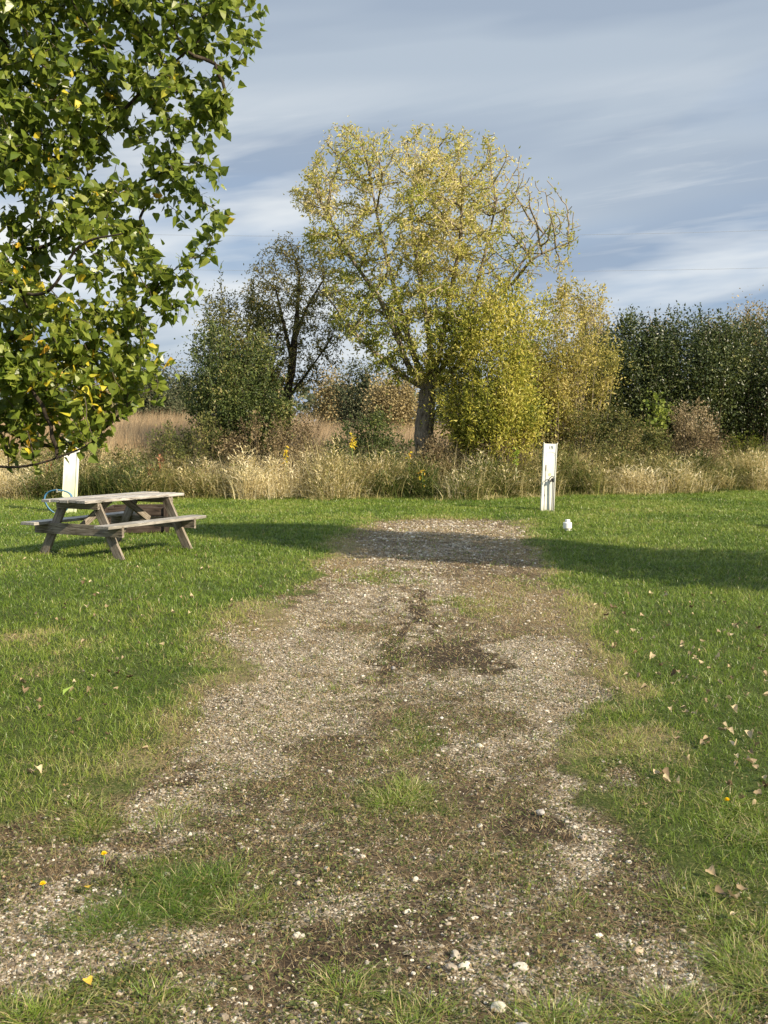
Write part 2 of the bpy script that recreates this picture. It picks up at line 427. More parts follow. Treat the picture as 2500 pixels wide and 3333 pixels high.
def fields(x, y):
    x = np.asarray(x, float); y = np.asarray(y, float)
    wx = x + (fbm(x * 2.3, y * 2.3, 3) - .5) * .6 + (fbm(x * 8, y * 8, 5) - .5) * .3; wy = y + (fbm(x * 2.1 + 9, y * 2.1, 4) - .5) * .8 + (fbm(x * 8 + 3, y * 8, 6) - .5) * .45
    e = edge_dist(wx, wy, DRIVE) * np.where(in_poly(wx, wy, DRIVE), 1, -1)
    fine = fbm(x * 7, y * 7, 21, 4)
    drive = sstep(-.14, .20, e + (fine - .5) * .35)
    def acc(E):
        r = np.zeros(x.shape)
        for cx, cy, rx, ry, s_ in E: r = np.maximum(r, s_ * ell(wx, wy, cx, cy, rx, ry))
        return r
    gv = np.clip(acc(GRAVEL_E) * .75 + .36 + (fbm(x * 3, y * 3, 31) - .5) * .6 + (fbm(x * 15, y * 15, 32) - .5) * 1.2, 0, 1) * drive
    soil = np.clip(acc(SOIL_E) * 1.0 + (fbm(x * 3.5, y * 3.5, 41) - .5) * .5 + (fbm(x * 14, y * 14, 42) - .5) * 1.1 - .06, 0, 1) * drive
    (xa_, ya_), (xb_, yb_) = G(930 * S, 1268 * S), G(850 * S, 1400 * S)
    tt = (y - yb_) / (ya_ - yb_); soil = np.clip(soil + .85 * np.exp(-((x - (xb_ + (xa_ - xb_) * tt) + .05 * np.sin(tt * 9)) / .055) ** 2) * sstep(-.5, .1, tt) * sstep(1.15, .8, tt) * (.5 + fbm(x * 9, y * 5, 44)), 0, 1)
    gp = np.clip(acc(GRASS_E) * .8 + (fbm(x * 4, y * 4, 51) - .55) * .6 + (fbm(x * 14, y * 14, 52) - .5) * 1.4 - .02, 0, 1)
    grass = np.clip((1 - drive) + gp * drive, 0, 1)
    dry = np.clip(acc(DRY_E) * (.55 + .9 * fine) + np.exp(-(e / .30) ** 2) * .5 + (fbm(x * 1.3, y * 1.3, 61) - .6) * .6, 0, 1)
    gv = gv * (1 - .85 * soil) * (1 - .8 * gp)
    return drive, gv, soil, grass, dry, e

# ground sheet: one mesh to the horizon
def axis(lo, hi, d, far_lo, far_hi):
    a = list(np.arange(lo, hi + 1e-6, d)); s_, v = d, a[-1]
    while v < far_hi: s_ *= 1.35; v += s_; a.append(v)
    s_, v = d, a[0]; pre = []
    while v > far_lo: s_ *= 1.35; v -= s_; pre.append(v)
    return np.array(pre[::-1] + a)
def rut(x, y):
    c0 = -.05 - .02 * (y - 8); return -.022 * (np.exp(-((x - c0 - .1 + .16 * np.sin(y * .25)) / .10) ** 2) * sstep(6.5, 8, y) * sstep(16, 13, y))
def gz(x, y):
    """ground height under points"""
    dr = sstep(-.14, .20, edge_dist(x, y, DRIVE) * np.where(in_poly(x, y, DRIVE), 1, -1))
    return (fbm(x * 1.1, y * 1.1, 71) - .5) * .05 - .025 * dr + (fbm(x * 6, y * 6, 72) - .5) * .018 + rut(x, y)
xs = axis(-7, 7.5, .05, -700, 700); ys = axis(1.2, 24, .05, -60, 1500)
X, Y = np.meshgrid(xs, ys); nx, ny = len(xs), len(ys)
dr, gv, so_, gr, dy_, e_ = fields(X.ravel(), Y.ravel())
Z = (fbm(X.ravel() * 1.1, Y.ravel() * 1.1, 71) - .5) * .05 - .025 * dr + (fbm(X.ravel() * 6, Y.ravel() * 6, 72) - .5) * .018 + rut(X.ravel(), Y.ravel())
near = (np.abs(X.ravel()) < 40) & (Y.ravel() < 60) & (Y.ravel() > -20)
Z = np.where(near, Z, -.05)
g = NM(); idx = np.arange(nx * ny).reshape(ny, nx)
q = np.stack([idx[:-1, :-1], idx[:-1, 1:], idx[1:, 1:], idx[1:, :-1]], -1).reshape(-1, 4)
g.add(np.stack([X.ravel(), Y.ravel(), Z], 1), q)
me = g.mesh('ground', True)
for nme, arr in (('gravel', gv), ('soil', so_), ('grass', gr), ('dry', dy_), ('drive', dr)):
    a = me.attributes.new(nme, 'FLOAT', 'POINT'); a.data.foreach_set('value', arr.astype(np.float32))
m = M('ground_earth')
P_ = m.pos()
fine = m.noise(60, P_, 8, .7); mid = m.noise(9, P_, 5, .6)
vor = m.n('ShaderNodeTexVoronoi', feature='F1'); vor.inputs['Scale'].default_value = 75; m.l(P_, vor.inputs['Vector'])
vcol = m.n('ShaderNodeSeparateColor'); m.l(vor.outputs['Color'], vcol.inputs[0])
stone = m.ramp(vcol.outputs[0], [(0, (.09, .072, .05)), (.35, (.19, .155, .11)), (.7, (.32, .275, .205)), (1, (.52, .47, .385))])
dirt = m.ramp(fine, [(.3, (.045, .033, .021)), (.55, (.12, .088, .055)), (.75, (.23, .18, .115))])
soilc = m.ramp(fine, [(.3, (.022, .016, .011)), (.7, (.07, .052, .036))])
gm = m.ramp(m.math('ADD', m.attr('gravel'), m.math('MULTIPLY', m.math('SUBTRACT', fine, .5), 1.4)), [(.25, (0, 0, 0)), (.6, (1, 1, 1))])
c = m.mix(gm, dirt, stone)
c = m.mix(m.ramp(m.math('ADD', m.attr('soil'), m.math('SUBTRACT', mid, .5)), [(.4, (0, 0, 0)), (.75, (1, 1, 1))]), c, soilc)
thatch = m.ramp(fine, [(.3, (.03, .038, .012)), (.55, (.065, .085, .022)), (.8, (.16, .15, .06))])
c = m.mix(m.ramp(m.attr('grass'), [(.25, (0, 0, 0)), (.7, (1, 1, 1))]), c, thatch)
straw = m.ramp(fine, [(.3, (.09, .07, .035)), (.7, (.34, .27, .15))])
c = m.mix(m.ramp(m.math('ADD', m.attr('dry'), m.math('MULTIPLY', m.math('SUBTRACT', fine, .5), 1.6)), [(.45, (0, 0, 0)), (.85, (.75, .75, .75))]), c, straw)
hgt = m.math('ADD', m.math('MULTIPLY', m.math('SUBTRACT', 1, vor.outputs['Distance']), m.math('MULTIPLY', gm, .9)), fine)
gmat = m.bsdf(c, .95, .1, bump=hgt, bstr=.9, bdist=.012)
ground = link('ground', me, gmat); tag(ground, 'flat campsite ground of lawn earth and worn gravel', 'ground', kind='structure')

# ------------------------------------------------------------------ scatter helper: points thinning with distance
def scatter(n, x0, x1, y0, y1, dens_pow=1.0, half=.42, marg=.9):
    """random ground points, density ~ 1/y**dens_pow, inside the wedge seen from the site entrance plus a margin"""
    u = rng.uniform(0, 1, n); p = 2 - dens_pow
    y = (y0 ** p + u * (y1 ** p - y0 ** p)) ** (1 / p)
    x = rng.uniform(-1, 1, n) * (half * y + marg)
    k = (x > x0) & (x < x1); return x[k], y[k]

# lawn grass
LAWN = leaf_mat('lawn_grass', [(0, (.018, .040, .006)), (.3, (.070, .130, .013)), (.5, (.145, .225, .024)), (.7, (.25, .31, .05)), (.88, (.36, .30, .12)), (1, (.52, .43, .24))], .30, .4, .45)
lawn = NM()
x, y = scatter(860000, -14, 14, 2.0, 30, 1.25, .42, 2.1)
dr, gv, so_, gr, dy_, e_ = fields(x, y)
pt = fbm(x * .8, y * .8, 81, 3); clump = fbm(x * 9, y * 9, 82, 2)
dens = gr * (.45 + .75 * clump)
yfar = y > 24.5 + 1.3 * (fbm(x * .5, x * 0, 83) - .5) + .7 * (fbm(x * 1.9, x * 0, 183) - .5) + np.clip((x - 2.4) * .42, -.3, 4)
k = (rng.uniform(0, 1, len(x)) < dens * (1 - .2 * dy_)) & ~yfar
x, y, dy2, dr2, pt, cl2 = x[k], y[k], dy_[k], dr[k], pt[k], clump[k]
n = len(x)
T = .30 + .40 * rng.beta(2, 2, n) + (pt - .5) * .45 + (cl2 - .5) * .25 - .02
dryp = rng.uniform(0, 1, n) < (.035 + dy2 * .38)
yel = np.exp(-((y - 5) / 8) ** 2) * 0
T = np.where(dryp, rng.uniform(.72, 1, n), T + dy2 * .24)
hh = rng.uniform(.025, .06, n) * (.8 + .8 * cl2) * np.where(dr2 > .5, .85, 1.0) * (1 + .3 * (rng.uniform(0, 1, n) < .06))
ww = np.maximum(.0030, .00068 * y) * rng.uniform(.7, 1.3, n)
add_blades(lawn, np.stack([x, y, gz(x, y) - .004], 1), hh, ww, rng.uniform(.2, 1.6, n), rng.uniform(0, 2 * PI, n), T - .10, 2, 1.0, tipt=.24)  # dark bases, bright tips: shade in the gaps painted into blade colour
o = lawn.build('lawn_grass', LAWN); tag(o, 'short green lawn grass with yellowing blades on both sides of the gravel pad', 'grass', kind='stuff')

# taller tufts on the drive
tuft = NM()
TUFTS = [(400, 1925, 100, 50, 4200), (230, 1978, 75, 26, 1600), (540, 1950, 50, 18, 500), (150, 1765, 110, 40, 1600), (330, 1760, 60, 20, 500), (40, 2190, 110, 40, 1300), (1310, 1585, 90, 50, 2200), (1280, 1640, 60, 20, 700),
         (850, 1725, 90, 34, 1700), (905, 2195, 100, 30, 700), (760, 2115, 70, 25, 500), (1600, 1780, 120, 60, 2500), (1620, 2050, 90, 90, 2500), (1520, 2180, 100, 40, 1200), (1270, 2190, 160, 30, 1000),
         (350, 2150, 60, 25, 450), (1480, 1950, 40, 25, 400), (1030, 1300, 60, 22, 500), (830, 1240, 70, 14, 500), (880, 1590, 60, 40, 500), (500, 1870, 40, 20, 300), (1230, 1960, 60, 20, 200)]
for cx, cy, rx, ry, nn in TUFTS:
    nn = int(nn * .55); rx *= .72; n = nn; r_ = np.sqrt(rng.uniform(0, 1, n)); t = rng.uniform(0, 2 * PI, n)
    Xc, Yc = G(cx * S, cy * S); X2, _ = G((cx + rx) * S, cy * S); _, Ya = G(cx * S, (cy - ry) * S); _, Yb = G(cx * S, (cy + ry) * S)
    kx = rng.integers(0, max(4, nn // 55), n); crng = rng.uniform(-1, 1, (max(4, nn // 55), 2)); crng = crng[(crng ** 2).sum(1) < 1.1] if ((crng ** 2).sum(1) < 1.1).sum() > 3 else crng
    kx = kx % len(crng); cc = crng[kx]
    px = Xc + (X2 - Xc) * cc[:, 0] + rng.normal(0, .042, n); py = Yc + (Ya - Yb) / 2 * cc[:, 1] + rng.normal(0, .042, n)
    az_ = np.arctan2(py - (Yc + (Ya - Yb) / 2 * cc[:, 1]), px - (Xc + (X2 - Xc) * cc[:, 0])) + rng.normal(0, .7, n)
    h_ = rng.uniform(.025, .078, n) * (.75 if cy < 1700 else 1)
    big = cx in (400, 230, 60)
    T = (.16 if big else .36) + .3 * rng.beta(2, 2, n); T = np.where(rng.uniform(0, 1, n) < (.12 if big else .30), rng.uniform(.75, 1, n), T)
    add_blades(tuft, np.stack([px, py, gz(px, py) - .005], 1), h_, np.maximum(.003, .00055 * py) * rng.uniform(.8, 1.6, n), rng.uniform(.4, 2.6, n), az_, T, 3, 1, tipt=.08)
o = tuft.build('grass_tufts', LAWN); tag(o, 'longer tufts of grass growing through the worn gravel pad', 'grass', kind='stuff')

# straw lying and standing on the drive
STRAW = leaf_mat('dry_straw', [(0, (.12, .075, .035)), (.4, (.30, .205, .10)), (.8, (.54, .43, .24)), (1, (.64, .56, .38))], .2, .6, .3)
st = NM()
x, y = scatter(480000, -6, 8, 2.3, 20, 1.2, .40, .2)
dr, gv, so_, gr, dy_, e_ = fields(x, y)
k = rng.uniform(0, 1, len(x)) < np.clip(dr * (.70 + .30 * dy_) * (1 - .4 * so_) + dy_ * .35 * (1 - dr), 0, 1) * (.25 + 1.1 * fbm(x * 5, y * 5, 91))
x, y = x[k], y[k]; n = len(x)
add_blades(st, np.stack([x, y, gz(x, y)], 1), rng.uniform(.008, .034, n), np.maximum(.0016, .0005 * y), rng.uniform(.5, 5, n), rng.uniform(0, 2 * PI, n), rng.beta(2, 2, n), 2, .2)
x, y = scatter(5200, -3, 3, 2.4, 12, 1.3, .38, .1); n = len(x)
dr, gv, so_, gr, dy_, e_ = fields(x, y); k = rng.uniform(0, 1, n) < dr * .5 + .1; x, y = x[k], y[k]; n = len(x)
add_blades(st, np.stack([x, y, gz(x, y) + .004], 1), rng.uniform(.01, .03, n), np.maximum(.0022, .0005 * y), rng.uniform(2, 5, n), rng.uniform(0, 2 * PI, n), rng.uniform(.6, 1, n), 3, .2)
o = st.build('dead_grass', STRAW); tag(o, 'short dead straw and clippings strewn over the gravel pad', 'dry grass', kind='stuff')

# low clover and weed leaves creeping over the drive
WEED = leaf_mat('ground_weed', [(0, (.035, .042, .016)), (.35, (.08, .10, .028)), (.6, (.15, .165, .045)), (.8, (.22, .17, .08)), (1, (.36, .25, .13))], .25, .5, .35)
wd = NM()
x, y = scatter(230000, -4, 5, 2.3, 16, 1.5, .40, .2)
dr, gv, so_, gr, dy_, e_ = fields(x, y)
cf = fbm(x * 5.5, y * 5.5, 95, 3)
k = rng.uniform(0, 1, len(x)) < np.clip((dr + .25) * (.35 + .65 * sstep(.36, .58, cf)) * (1.0 - gv * .7) * (1 - .75 * so_) * (.2 + .8 * sstep(10, 6, y)) + .05 * dr, 0, 1)
x, y, cf = x[k], y[k], cf[k]; n = len(x)
d = rng.normal(size=(n, 3)); d[:, 2] = np.abs(d[:, 2]) * .5
fr = frames_from(d, nrm=np.array([0, 0, 1.0]))
add_leaves(wd, np.stack([x, y, gz(x, y) + rng.uniform(.001, .018, n)], 1), fr, rng.uniform(.007, .020, n), rng.uniform(.006, .013, n), np.clip(rng.beta(2, 2.5, n) + (cf - .5) * .4, 0, 1), 'quad')
o = wd.build('creeping_weeds', WEED); tag(o, 'low clover and broadleaf weeds creeping over the near end of the gravel pad', 'weeds', kind='stuff')

# gravel stones
def ico():
    t = (1 + 5 ** .5) / 2
    v = np.array([(-1, t, 0), (1, t, 0), (-1, -t, 0), (1, -t, 0), (0, -1, t), (0, 1, t), (0, -1, -t), (0, 1, -t), (t, 0, -1), (t, 0, 1), (-t, 0, -1), (-t, 0, 1)], float)
    v /= np.linalg.norm(v[0])
    f = np.array([(0, 11, 5), (0, 5, 1), (0, 1, 7), (0, 7, 10), (0, 10, 11), (1, 5, 9), (5, 11, 4), (11, 10, 2), (10, 7, 6), (7, 1, 8), (3, 9, 4), (3, 4, 2), (3, 2, 6), (3, 6, 8), (3, 8, 9), (4, 9, 5), (2, 4, 11), (6, 2, 10), (8, 6, 7), (9, 8, 1)])
    return v, f
IV, IF = ico()
m = M('gravel_stone')
c = m.ramp(m.attr('tint'), [(0, (.04, .034, .026)), (.25, (.14, .115, .085)), (.55, (.35, .305, .235)), (.8, (.60, .555, .46)), (1, (.76, .73, .65))])
c = m.mix(m.ramp(m.noise(160, m.pos()), [(.4, (0, 0, 0)), (.7, (.5, .5, .5))]), c, (.16, .13, .10))
STONE = m.bsdf(c, .85, .25)
def add_stones(nm, x, y, sz, T, sink=.25):
    n = len(x)
    sc = rng.uniform(.6, 1.25, (n, 1, 3)) * np.array([[[1, 1, .62]]])
    V = IV[None] * (1 + rng.uniform(-.22, .22, (n, 12, 1))) * sc * sz[:, None, None]
    a = rng.uniform(0, 2 * PI, n); ca, sa = np.cos(a)[:, None], np.sin(a)[:, None]
    Vx = V[..., 0] * ca - V[..., 1] * sa; Vy = V[..., 0] * sa + V[..., 1] * ca
    V = np.stack([Vx + x[:, None], Vy + y[:, None], V[..., 2] + (gz(x, y) + sz * sink)[:, None]], -1)
    nm.add(V, (IF[None] + (np.arange(n) * 12)[:, None, None]).reshape(-1, 3), np.repeat(T, 12))
gs = NM()
x, y = scatter(210000, -6, 6, 2.3, 18.5, 1.3, .40, .15)
dr, gv, so_, gr, dy_, e_ = fields(x, y)
k = rng.uniform(0, 1, len(x)) < np.clip(gv ** 1.4 * 1.15 + .04 * dr, 0, 1)
x, y, gk = x[k], y[k], gv[k]; n = len(x)
sz = np.maximum(.0046, .00072 * y) * np.exp(rng.normal(0, .38, n))
add_stones(gs, x, y, sz, np.clip(rng.beta(2, 2, n) * .9 + .06 + (gk - .5) * .15, 0, 1))
x, y = scatter(1500, -5, 5, 2.4, 13, 1.3, .40, .15)
dr, gv, so_, gr, dy_, e_ = fields(x, y); k = rng.uniform(0, 1, len(x)) < dr * (.35 + gv * .65); x, y = x[k], y[k]; n = len(x)
add_stones(gs, x, y, rng.uniform(.008, .015, n), np.clip(rng.beta(2.2, 2.0, n), 0, 1))
o = gs.build('gravel', STONE); tag(o, 'loose pale and grey gravel stones spread over the drive', 'gravel', kind='stuff')

# ------------------------------------------------------------------ single larger stones
m = M('big_stone'); nz = m.noise(45, m.pos(), 6, .65)
inf = m.n('ShaderNodeObjectInfo')
c = m.mix(m.ramp(nz, [(.35, (0, 0, 0)), (.65, (1, 1, 1))]), m.mix(1, inf.outputs['Color'], (.62, .6, .55), 'MULTIPLY'), inf.outputs['Color'])
BIGST = m.bsdf(c, .85, .25, bump=nz, bstr=.6, bdist=.004)
def stone(px, py, size, col, label, flat=.7):
    x, y = G(px, py); bm = bmesh.new(); bmesh.ops.create_icosphere(bm, subdivisions=2, radius=1)
    sx, sy = random.uniform(.8, 1.2), random.uniform(.7, 1)
    ax = [Vector((random.gauss(0, 1), random.gauss(0, 1), random.gauss(0, 1))).normalized() for _ in range(7)]
    for v in bm.verts:
        for a in ax:
            d = v.co.dot(a)
            if d > .72: v.co -= a * (d - .72) * .9
        v.co *= size * random.uniform(.96, 1.04)
        v.co.x *= sx; v.co.y *= sy; v.co.z *= flat
    me = bpy.data.meshes.new('stone'); bm.to_mesh(me); bm.free()
    o = link('stone', me, BIGST); o.location = (x, y, float(gz(np.array([x]), np.array([y]))[0]) + size * flat * .45); o.rotation_euler = (0, 0, random.uniform(0, 6))
    o.color = (*col, 1); tag(o, label, 'stone', 'larger stones on the drive')
PALE, GREY_, TAN = (.56, .53, .45), (.30, .29, .27), (.48, .42, .32)
for a in [(1482, 3085, .022, (.42, .38, .31), 'tan stone topmost of a group of four at the front right of the drive'),
          (1512, 3118, .021, PALE, 'cream stone right of a grey stone at the front of the drive'),
          (1468, 3128, .025, (.34, .29, .23), 'brownish grey stone left of a cream stone near the front'),
          (1694, 3117, .024, PALE, 'bright white stone standing alone right of the group of stones at the front'),
          (1623, 3247, .024, PALE, 'larger white stone near the bottom edge beside straw coloured grass'),
          (1687, 3262, .018, PALE, 'smaller white stone just right of the larger one at the bottom edge'),
          (1741, 3232, .017, PALE, 'white stone right of a pair of white stones at the bottom edge'),
          (1704, 3322, .034, GREY_, 'dark grey stone cut by the bottom edge of the view'),
          (967, 3022, .017, PALE, 'round cream stone beside dark soil left of the middle front'),
          (987, 3022, .012, PALE, 'small white stone touching a round cream stone left of the middle front'),
          (970, 2865, .016, TAN, 'round tan stone in the weeds left of the middle of the drive'),
          (1038, 2860, .018, (.36, .30, .26), 'flat pinkish grey stone in the weeds in the middle of the drive'),
          (1352, 2855, .016, PALE, 'pale angular stone on bare soil in the middle of the drive'),
          (1760, 2636, .024, (.38, .36, .33), 'flat grey stone at the right edge of the dark soil patch'),
          (1872, 2672, .015, PALE, 'round cream stone in the gravel right of the dark soil patch'),
          (1562, 2673, .014, PALE, 'white stone lying on the dark soil patch'),
          (1898, 2705, .022, (.50, .42, .34), 'pinkish stone in the gravel below the dark soil patch'),
          (2075, 3070, .022, (.46, .36, .26), 'tan stone in the gravel by the right verge'),
          (2228, 2885, .014, PALE, 'white stone alone in the grass of the right verge'),
          (1281, 2160, .022, (.36, .34, .32), 'grey lump of stone halfway up the drive'),
          (1560, 2412, .022, PALE, 'pale round stone where the middle of the drive turns grassy'),
          (1022, 3240, .016, PALE, 'pale stone by the bottom edge left of the middle')]:
    stone(*a)

# ------------------------------------------------------------------ fallen leaves, one object each
FALL = leaf_mat('fallen_leaf', [(0, (.07, .045, .022)), (.35, (.20, .14, .08)), (.7, (.38, .29, .17)), (.9, (.55, .46, .28)), (1, (.62, .42, .06))], .2, .6, .3)
def leaf_mesh(t):
    nm = NM(); V = POPLAR_V.copy(); V[:, 0] -= .5
    V[:, 2] = V[:, 2] * 1.5 + rng.uniform(.4, 1.2) * np.abs(V[:, 1]) + rng.uniform(-.3, .9) * V[:, 0] ** 2 + rng.uniform(-.1, .1, len(V)); V[:, 0] *= rng.uniform(.75, 1); V[:, 1] *= rng.uniform(.7, 1)
    nm.add(V, POPLAR_F, t); nm.add(np.array([(-.5, -.012, .06), (-.5, .012, .06), (-.95, .012, .1), (-.95, -.012, .1)]), np.array([(0, 1, 2, 3)]), t * .6)
    me = nm.mesh('fallen_leaf', True); me.materials.append(FALL); return me
FM = [leaf_mesh(t) for t in (.15, .4, .55, .65, .7, .78, .85, .88)]; FY = leaf_mesh(1.0)
def fallen(x, y, s_, me, label, grp, name='fallen_leaf', cat='leaf'):
    o = link(name, me); o.location = (x, y, float(gz(np.array([x]), np.array([y]))[0]) + .028)
    o.scale = (s_,) * 3; q_ = .12 if me is FY else .6; o.scale.z *= .35 if me is FY else 1; o.rotation_euler = (random.uniform(-q_, q_), random.uniform(-q_, q_), random.uniform(0, 6.28)); tag(o, label, cat, grp)
LF = [(130, 2535), (625, 1950), (310, 2010), (355, 2030), (330, 2105), (385, 2200), (240, 2230), (270, 2100), (525, 2112), (590, 1950), (650, 1925), (440, 2050), (380, 2165), (665, 2140), (235, 2405), (345, 2310), (375, 2250),
      (90, 2330), (75, 2235), (60, 1865), (55, 1850), (115, 2010), (185, 2025), (390, 1965), (335, 1960), (430, 1965), (345, 1985), (595, 1890), (520, 1795), (615, 2005), (560, 2110), (495, 2390), (80, 2260), (230, 2260), (290, 2260),
      (130, 2300), (455, 2110), (400, 2160), (725, 2005), (750, 1985), (850, 1920), (680, 1855), (650, 1985), (270, 1910), (640, 1815), (450, 1855), (80, 1825), (700, 2060), (350, 1915), (310, 1950), (260, 2120), (420, 2210),
      (255, 2365), (120, 2215), (475, 1900), (210, 1975)]
RT = [(2005, 1992), (2165, 1935), (2115, 1978), (2360, 1970), (2180, 2010), (2080, 2070), (2045, 2050), (2125, 2090), (2250, 1990), (2245, 1975), (2340, 2070), (2355, 2070), (2400, 2055), (2430, 2040), (2150, 2180), (2245, 2145),
      (2265, 2160), (2285, 2170), (2210, 2205), (2230, 2225), (2268, 2225), (2080, 2220), (2035, 2215), (1965, 2110), (1995, 2120), (2250, 2310), (2295, 2300), (2265, 2335), (2375, 2290), (2470, 2155), (2485, 2130), (2420, 2095),
      (2310, 2190), (2330, 2160), (2200, 2420), (2170, 2555), (2395, 2510), (2440, 2500), (2470, 2320), (2350, 2395), (2380, 2400), (2475, 2590), (2420, 2920), (2390, 2940), (2455, 2520), (2025, 1975), (1935, 1985), (2165, 1965),
      (2220, 2110), (2290, 2100), (2370, 2080), (2450, 2190), (2185, 2240), (2145, 2210), (2345, 2240), (2065, 2140), (2120, 2150), (2470, 2060), (2490, 2230), (2305, 2440), (2205, 2565), (2140, 2530), (2455, 2640), (2330, 2320), (2475, 2410)]
LF += [(px + random.gauss(0, 60), py + random.gauss(0, 45)) for px, py in random.choices(LF, k=30)]
RT += [(min(2490, max(1960 + (py - 1950) * .3, px + random.gauss(0, 60))), max(1940, py + random.gauss(0, 50))) for px, py in random.choices(RT, k=70)]
for px, py in LF:
    x, y = G(px, py); fallen(x, y, random.uniform(.028, .055), random.choice(FM), 'dry curled tan leaf fallen on the lawn left of the gravel drive', 'fallen leaves on the left lawn')
for px, py in RT:
    x, y = G(px, py); fallen(x, y, random.uniform(.028, .058), random.choice(FM), 'dry curled tan leaf fallen on the lawn right of the gravel drive', 'fallen leaves on the right lawn')
for px, py, l in [(290, 3213, 'yellow poplar leaf lying flat on gravel at the bottom left'), (283, 2882, 'pale yellow leaf lying beside the clump of tall grass at left')]:
    x, y = G(px, py); fallen(x, y, .042, FY, l, 'yellow leaves on the drive')
DGRN = leaf_mat('green_leaf', [(0, (.16, .27, .05)), (1, (.3, .42, .08))])
nm = NM(); nm.add(LANCE_V * np.array([1, .4, 1]), LANCE_F, .8); me = nm.mesh('fallen_leaf'); me.materials.append(DGRN)
x, y = G(205, 2285); o = link('fallen_leaf', me); o.location = (x, y, .04); o.scale = (.09,) * 3; o.rotation_euler = (0, -.6, 1.1); tag(o, 'single bright green leaf standing up in the left lawn', 'leaf')

# dandelions
YEL = M('dandelion_yellow').bsdf((.85, .62, .02), .6, .2); STEMM = M('flower_stem').bsdf((.16, .25, .06), .6, .3)
def dandelion(px, py, label, s_=1):
    x, y = G(px, py); r = empty('dandelion', (x, y, float(gz(np.array([x]), np.array([y]))[0]))); tag(r, label, 'flower', 'dandelions')
    nm = NM(); polyline_tube(nm, [(0, 0, 0), (.004, 0, .02), (.002, .003, .045 * s_)], .0018, 6); nm.build('stem', STEMM, r, True)
    nm = NM(); n = 60; a = np.arange(n) * 2.4; tl = np.linspace(.15, 1.35, n)
    d = np.stack([np.cos(a) * np.sin(tl), np.sin(a) * np.sin(tl), np.cos(tl)], 1)
    add_leaves(nm, np.tile([[.002, .003, .045 * s_]], (n, 1)), frames_from(d, nrm=np.array([0, 0, 1.])), .014, .005, 0., 'quad'); nm.build('flower_head', YEL, r)
dandelion(337, 2790, 'yellow dandelion flower on the left verge above the tall grass clump')
dandelion(2365, 2640, 'yellow dandelion flower in the right lawn')
dandelion(137, 2873, 'small yellow dandelion low at the left edge', .6)

# ------------------------------------------------------------------ boxes and posts
def box_mesh(name, dims, bev=.004, taper=1, jit=0):
    bm = bmesh.new(); bmesh.ops.create_cube(bm, size=1)
    for v in bm.verts:
        v.co = Vector((v.co.x * dims[0], v.co.y * dims[1], v.co.z * dims[2]))
        if jit: v.co += Vector([random.uniform(-jit, jit) for _ in range(3)])
    if bev: bmesh.ops.bevel(bm, geom=bm.edges[:], offset=bev, segments=2, affect='EDGES', profile=.6)
    me = bpy.data.meshes.new(name); bm.to_mesh(me); bm.free(); return me
def boxes_mesh(name, lst, bev=.004):
    bm = bmesh.new()
    for (c, d, jz) in lst:
        b = bmesh.ops.create_cube(bm, size=1)['verts']
        for v in b: v.co = Vector((v.co.x * d[0] + c[0], v.co.y * d[1] + c[1], v.co.z * d[2] + c[2] + (v.co.x * jz)))
    if bev: bmesh.ops.bevel(bm, geom=bm.edges[:], offset=bev, segments=2, affect='EDGES', profile=.6)
    me = bpy.data.meshes.new(name); bm.to_mesh(me); bm.free(); return me
def board(name, p0, p1, wdt, thk, mat, parent, side=(0, 0, 1), jit=.002):
    """board from p0 to p1 with its width along 'side'"""
    p0, p1 = Vector(p0), Vector(p1); d = p1 - p0; x = d.normalized(); s_ = Vector(side); s_ = (s_ - x * s_.dot(x)).normalized(); z = x.cross(s_)
    o = link(name, box_mesh(name, (d.length, wdt, thk), .004, jit=jit), mat, parent)
    o.matrix_local = Matrix.Translation((p0 + p1) / 2) @ Matrix((x, s_, z)).transposed().to_4x4(); return o

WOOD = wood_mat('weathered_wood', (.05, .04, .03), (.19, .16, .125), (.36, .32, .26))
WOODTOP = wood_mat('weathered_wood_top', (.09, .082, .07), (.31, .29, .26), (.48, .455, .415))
STEEL = M('bolt_steel').bsdf((.25, .23, .21), .5, .5, metal=.8)
def bolt(p, ax, parent, r=.011):
    nm = NM(); p = np.array(p, float); ax = np.array(ax, float)
    polyline_tube(nm, [p, p + ax * .008], r, 8); polyline_tube(nm, [p + ax * .008, p + ax * .010], [r, .001], 8); return nm.build('bolt', STEEL, parent)

def picnic_table(loc, yaw, label):
    r = empty('picnic_table', loc, yaw); tag(r, label, 'picnic table')
    hl, xl = .94, .66
    lst = []
    for i in range(5):
        yy = (i - 2) * .146
        lst.append(((random.uniform(-.01, .01), yy, .735 + random.uniform(-.003, .003)), (2 * hl + random.uniform(-.02, .02), .138, .036), random.uniform(-.004, .004)))
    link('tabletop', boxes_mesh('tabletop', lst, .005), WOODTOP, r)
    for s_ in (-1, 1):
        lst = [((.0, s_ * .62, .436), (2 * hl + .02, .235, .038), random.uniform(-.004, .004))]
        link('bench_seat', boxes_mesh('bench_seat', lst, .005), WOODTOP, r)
    for e in (-1, 1):
        for s_ in (-1, 1):
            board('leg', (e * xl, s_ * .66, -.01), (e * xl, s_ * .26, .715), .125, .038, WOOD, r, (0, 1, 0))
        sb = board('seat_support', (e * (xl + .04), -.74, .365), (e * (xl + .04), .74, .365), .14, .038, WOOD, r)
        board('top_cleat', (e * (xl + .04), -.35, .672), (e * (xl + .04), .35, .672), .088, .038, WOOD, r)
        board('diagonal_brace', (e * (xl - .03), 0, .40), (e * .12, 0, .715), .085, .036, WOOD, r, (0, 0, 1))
        for s_ in (-1, 1):
            for dy in (-.03, .04): bolt((e * (xl + .059), s_ * (.47 + dy), .365 + dy * .4), (e, 0, 0), r)
    return r
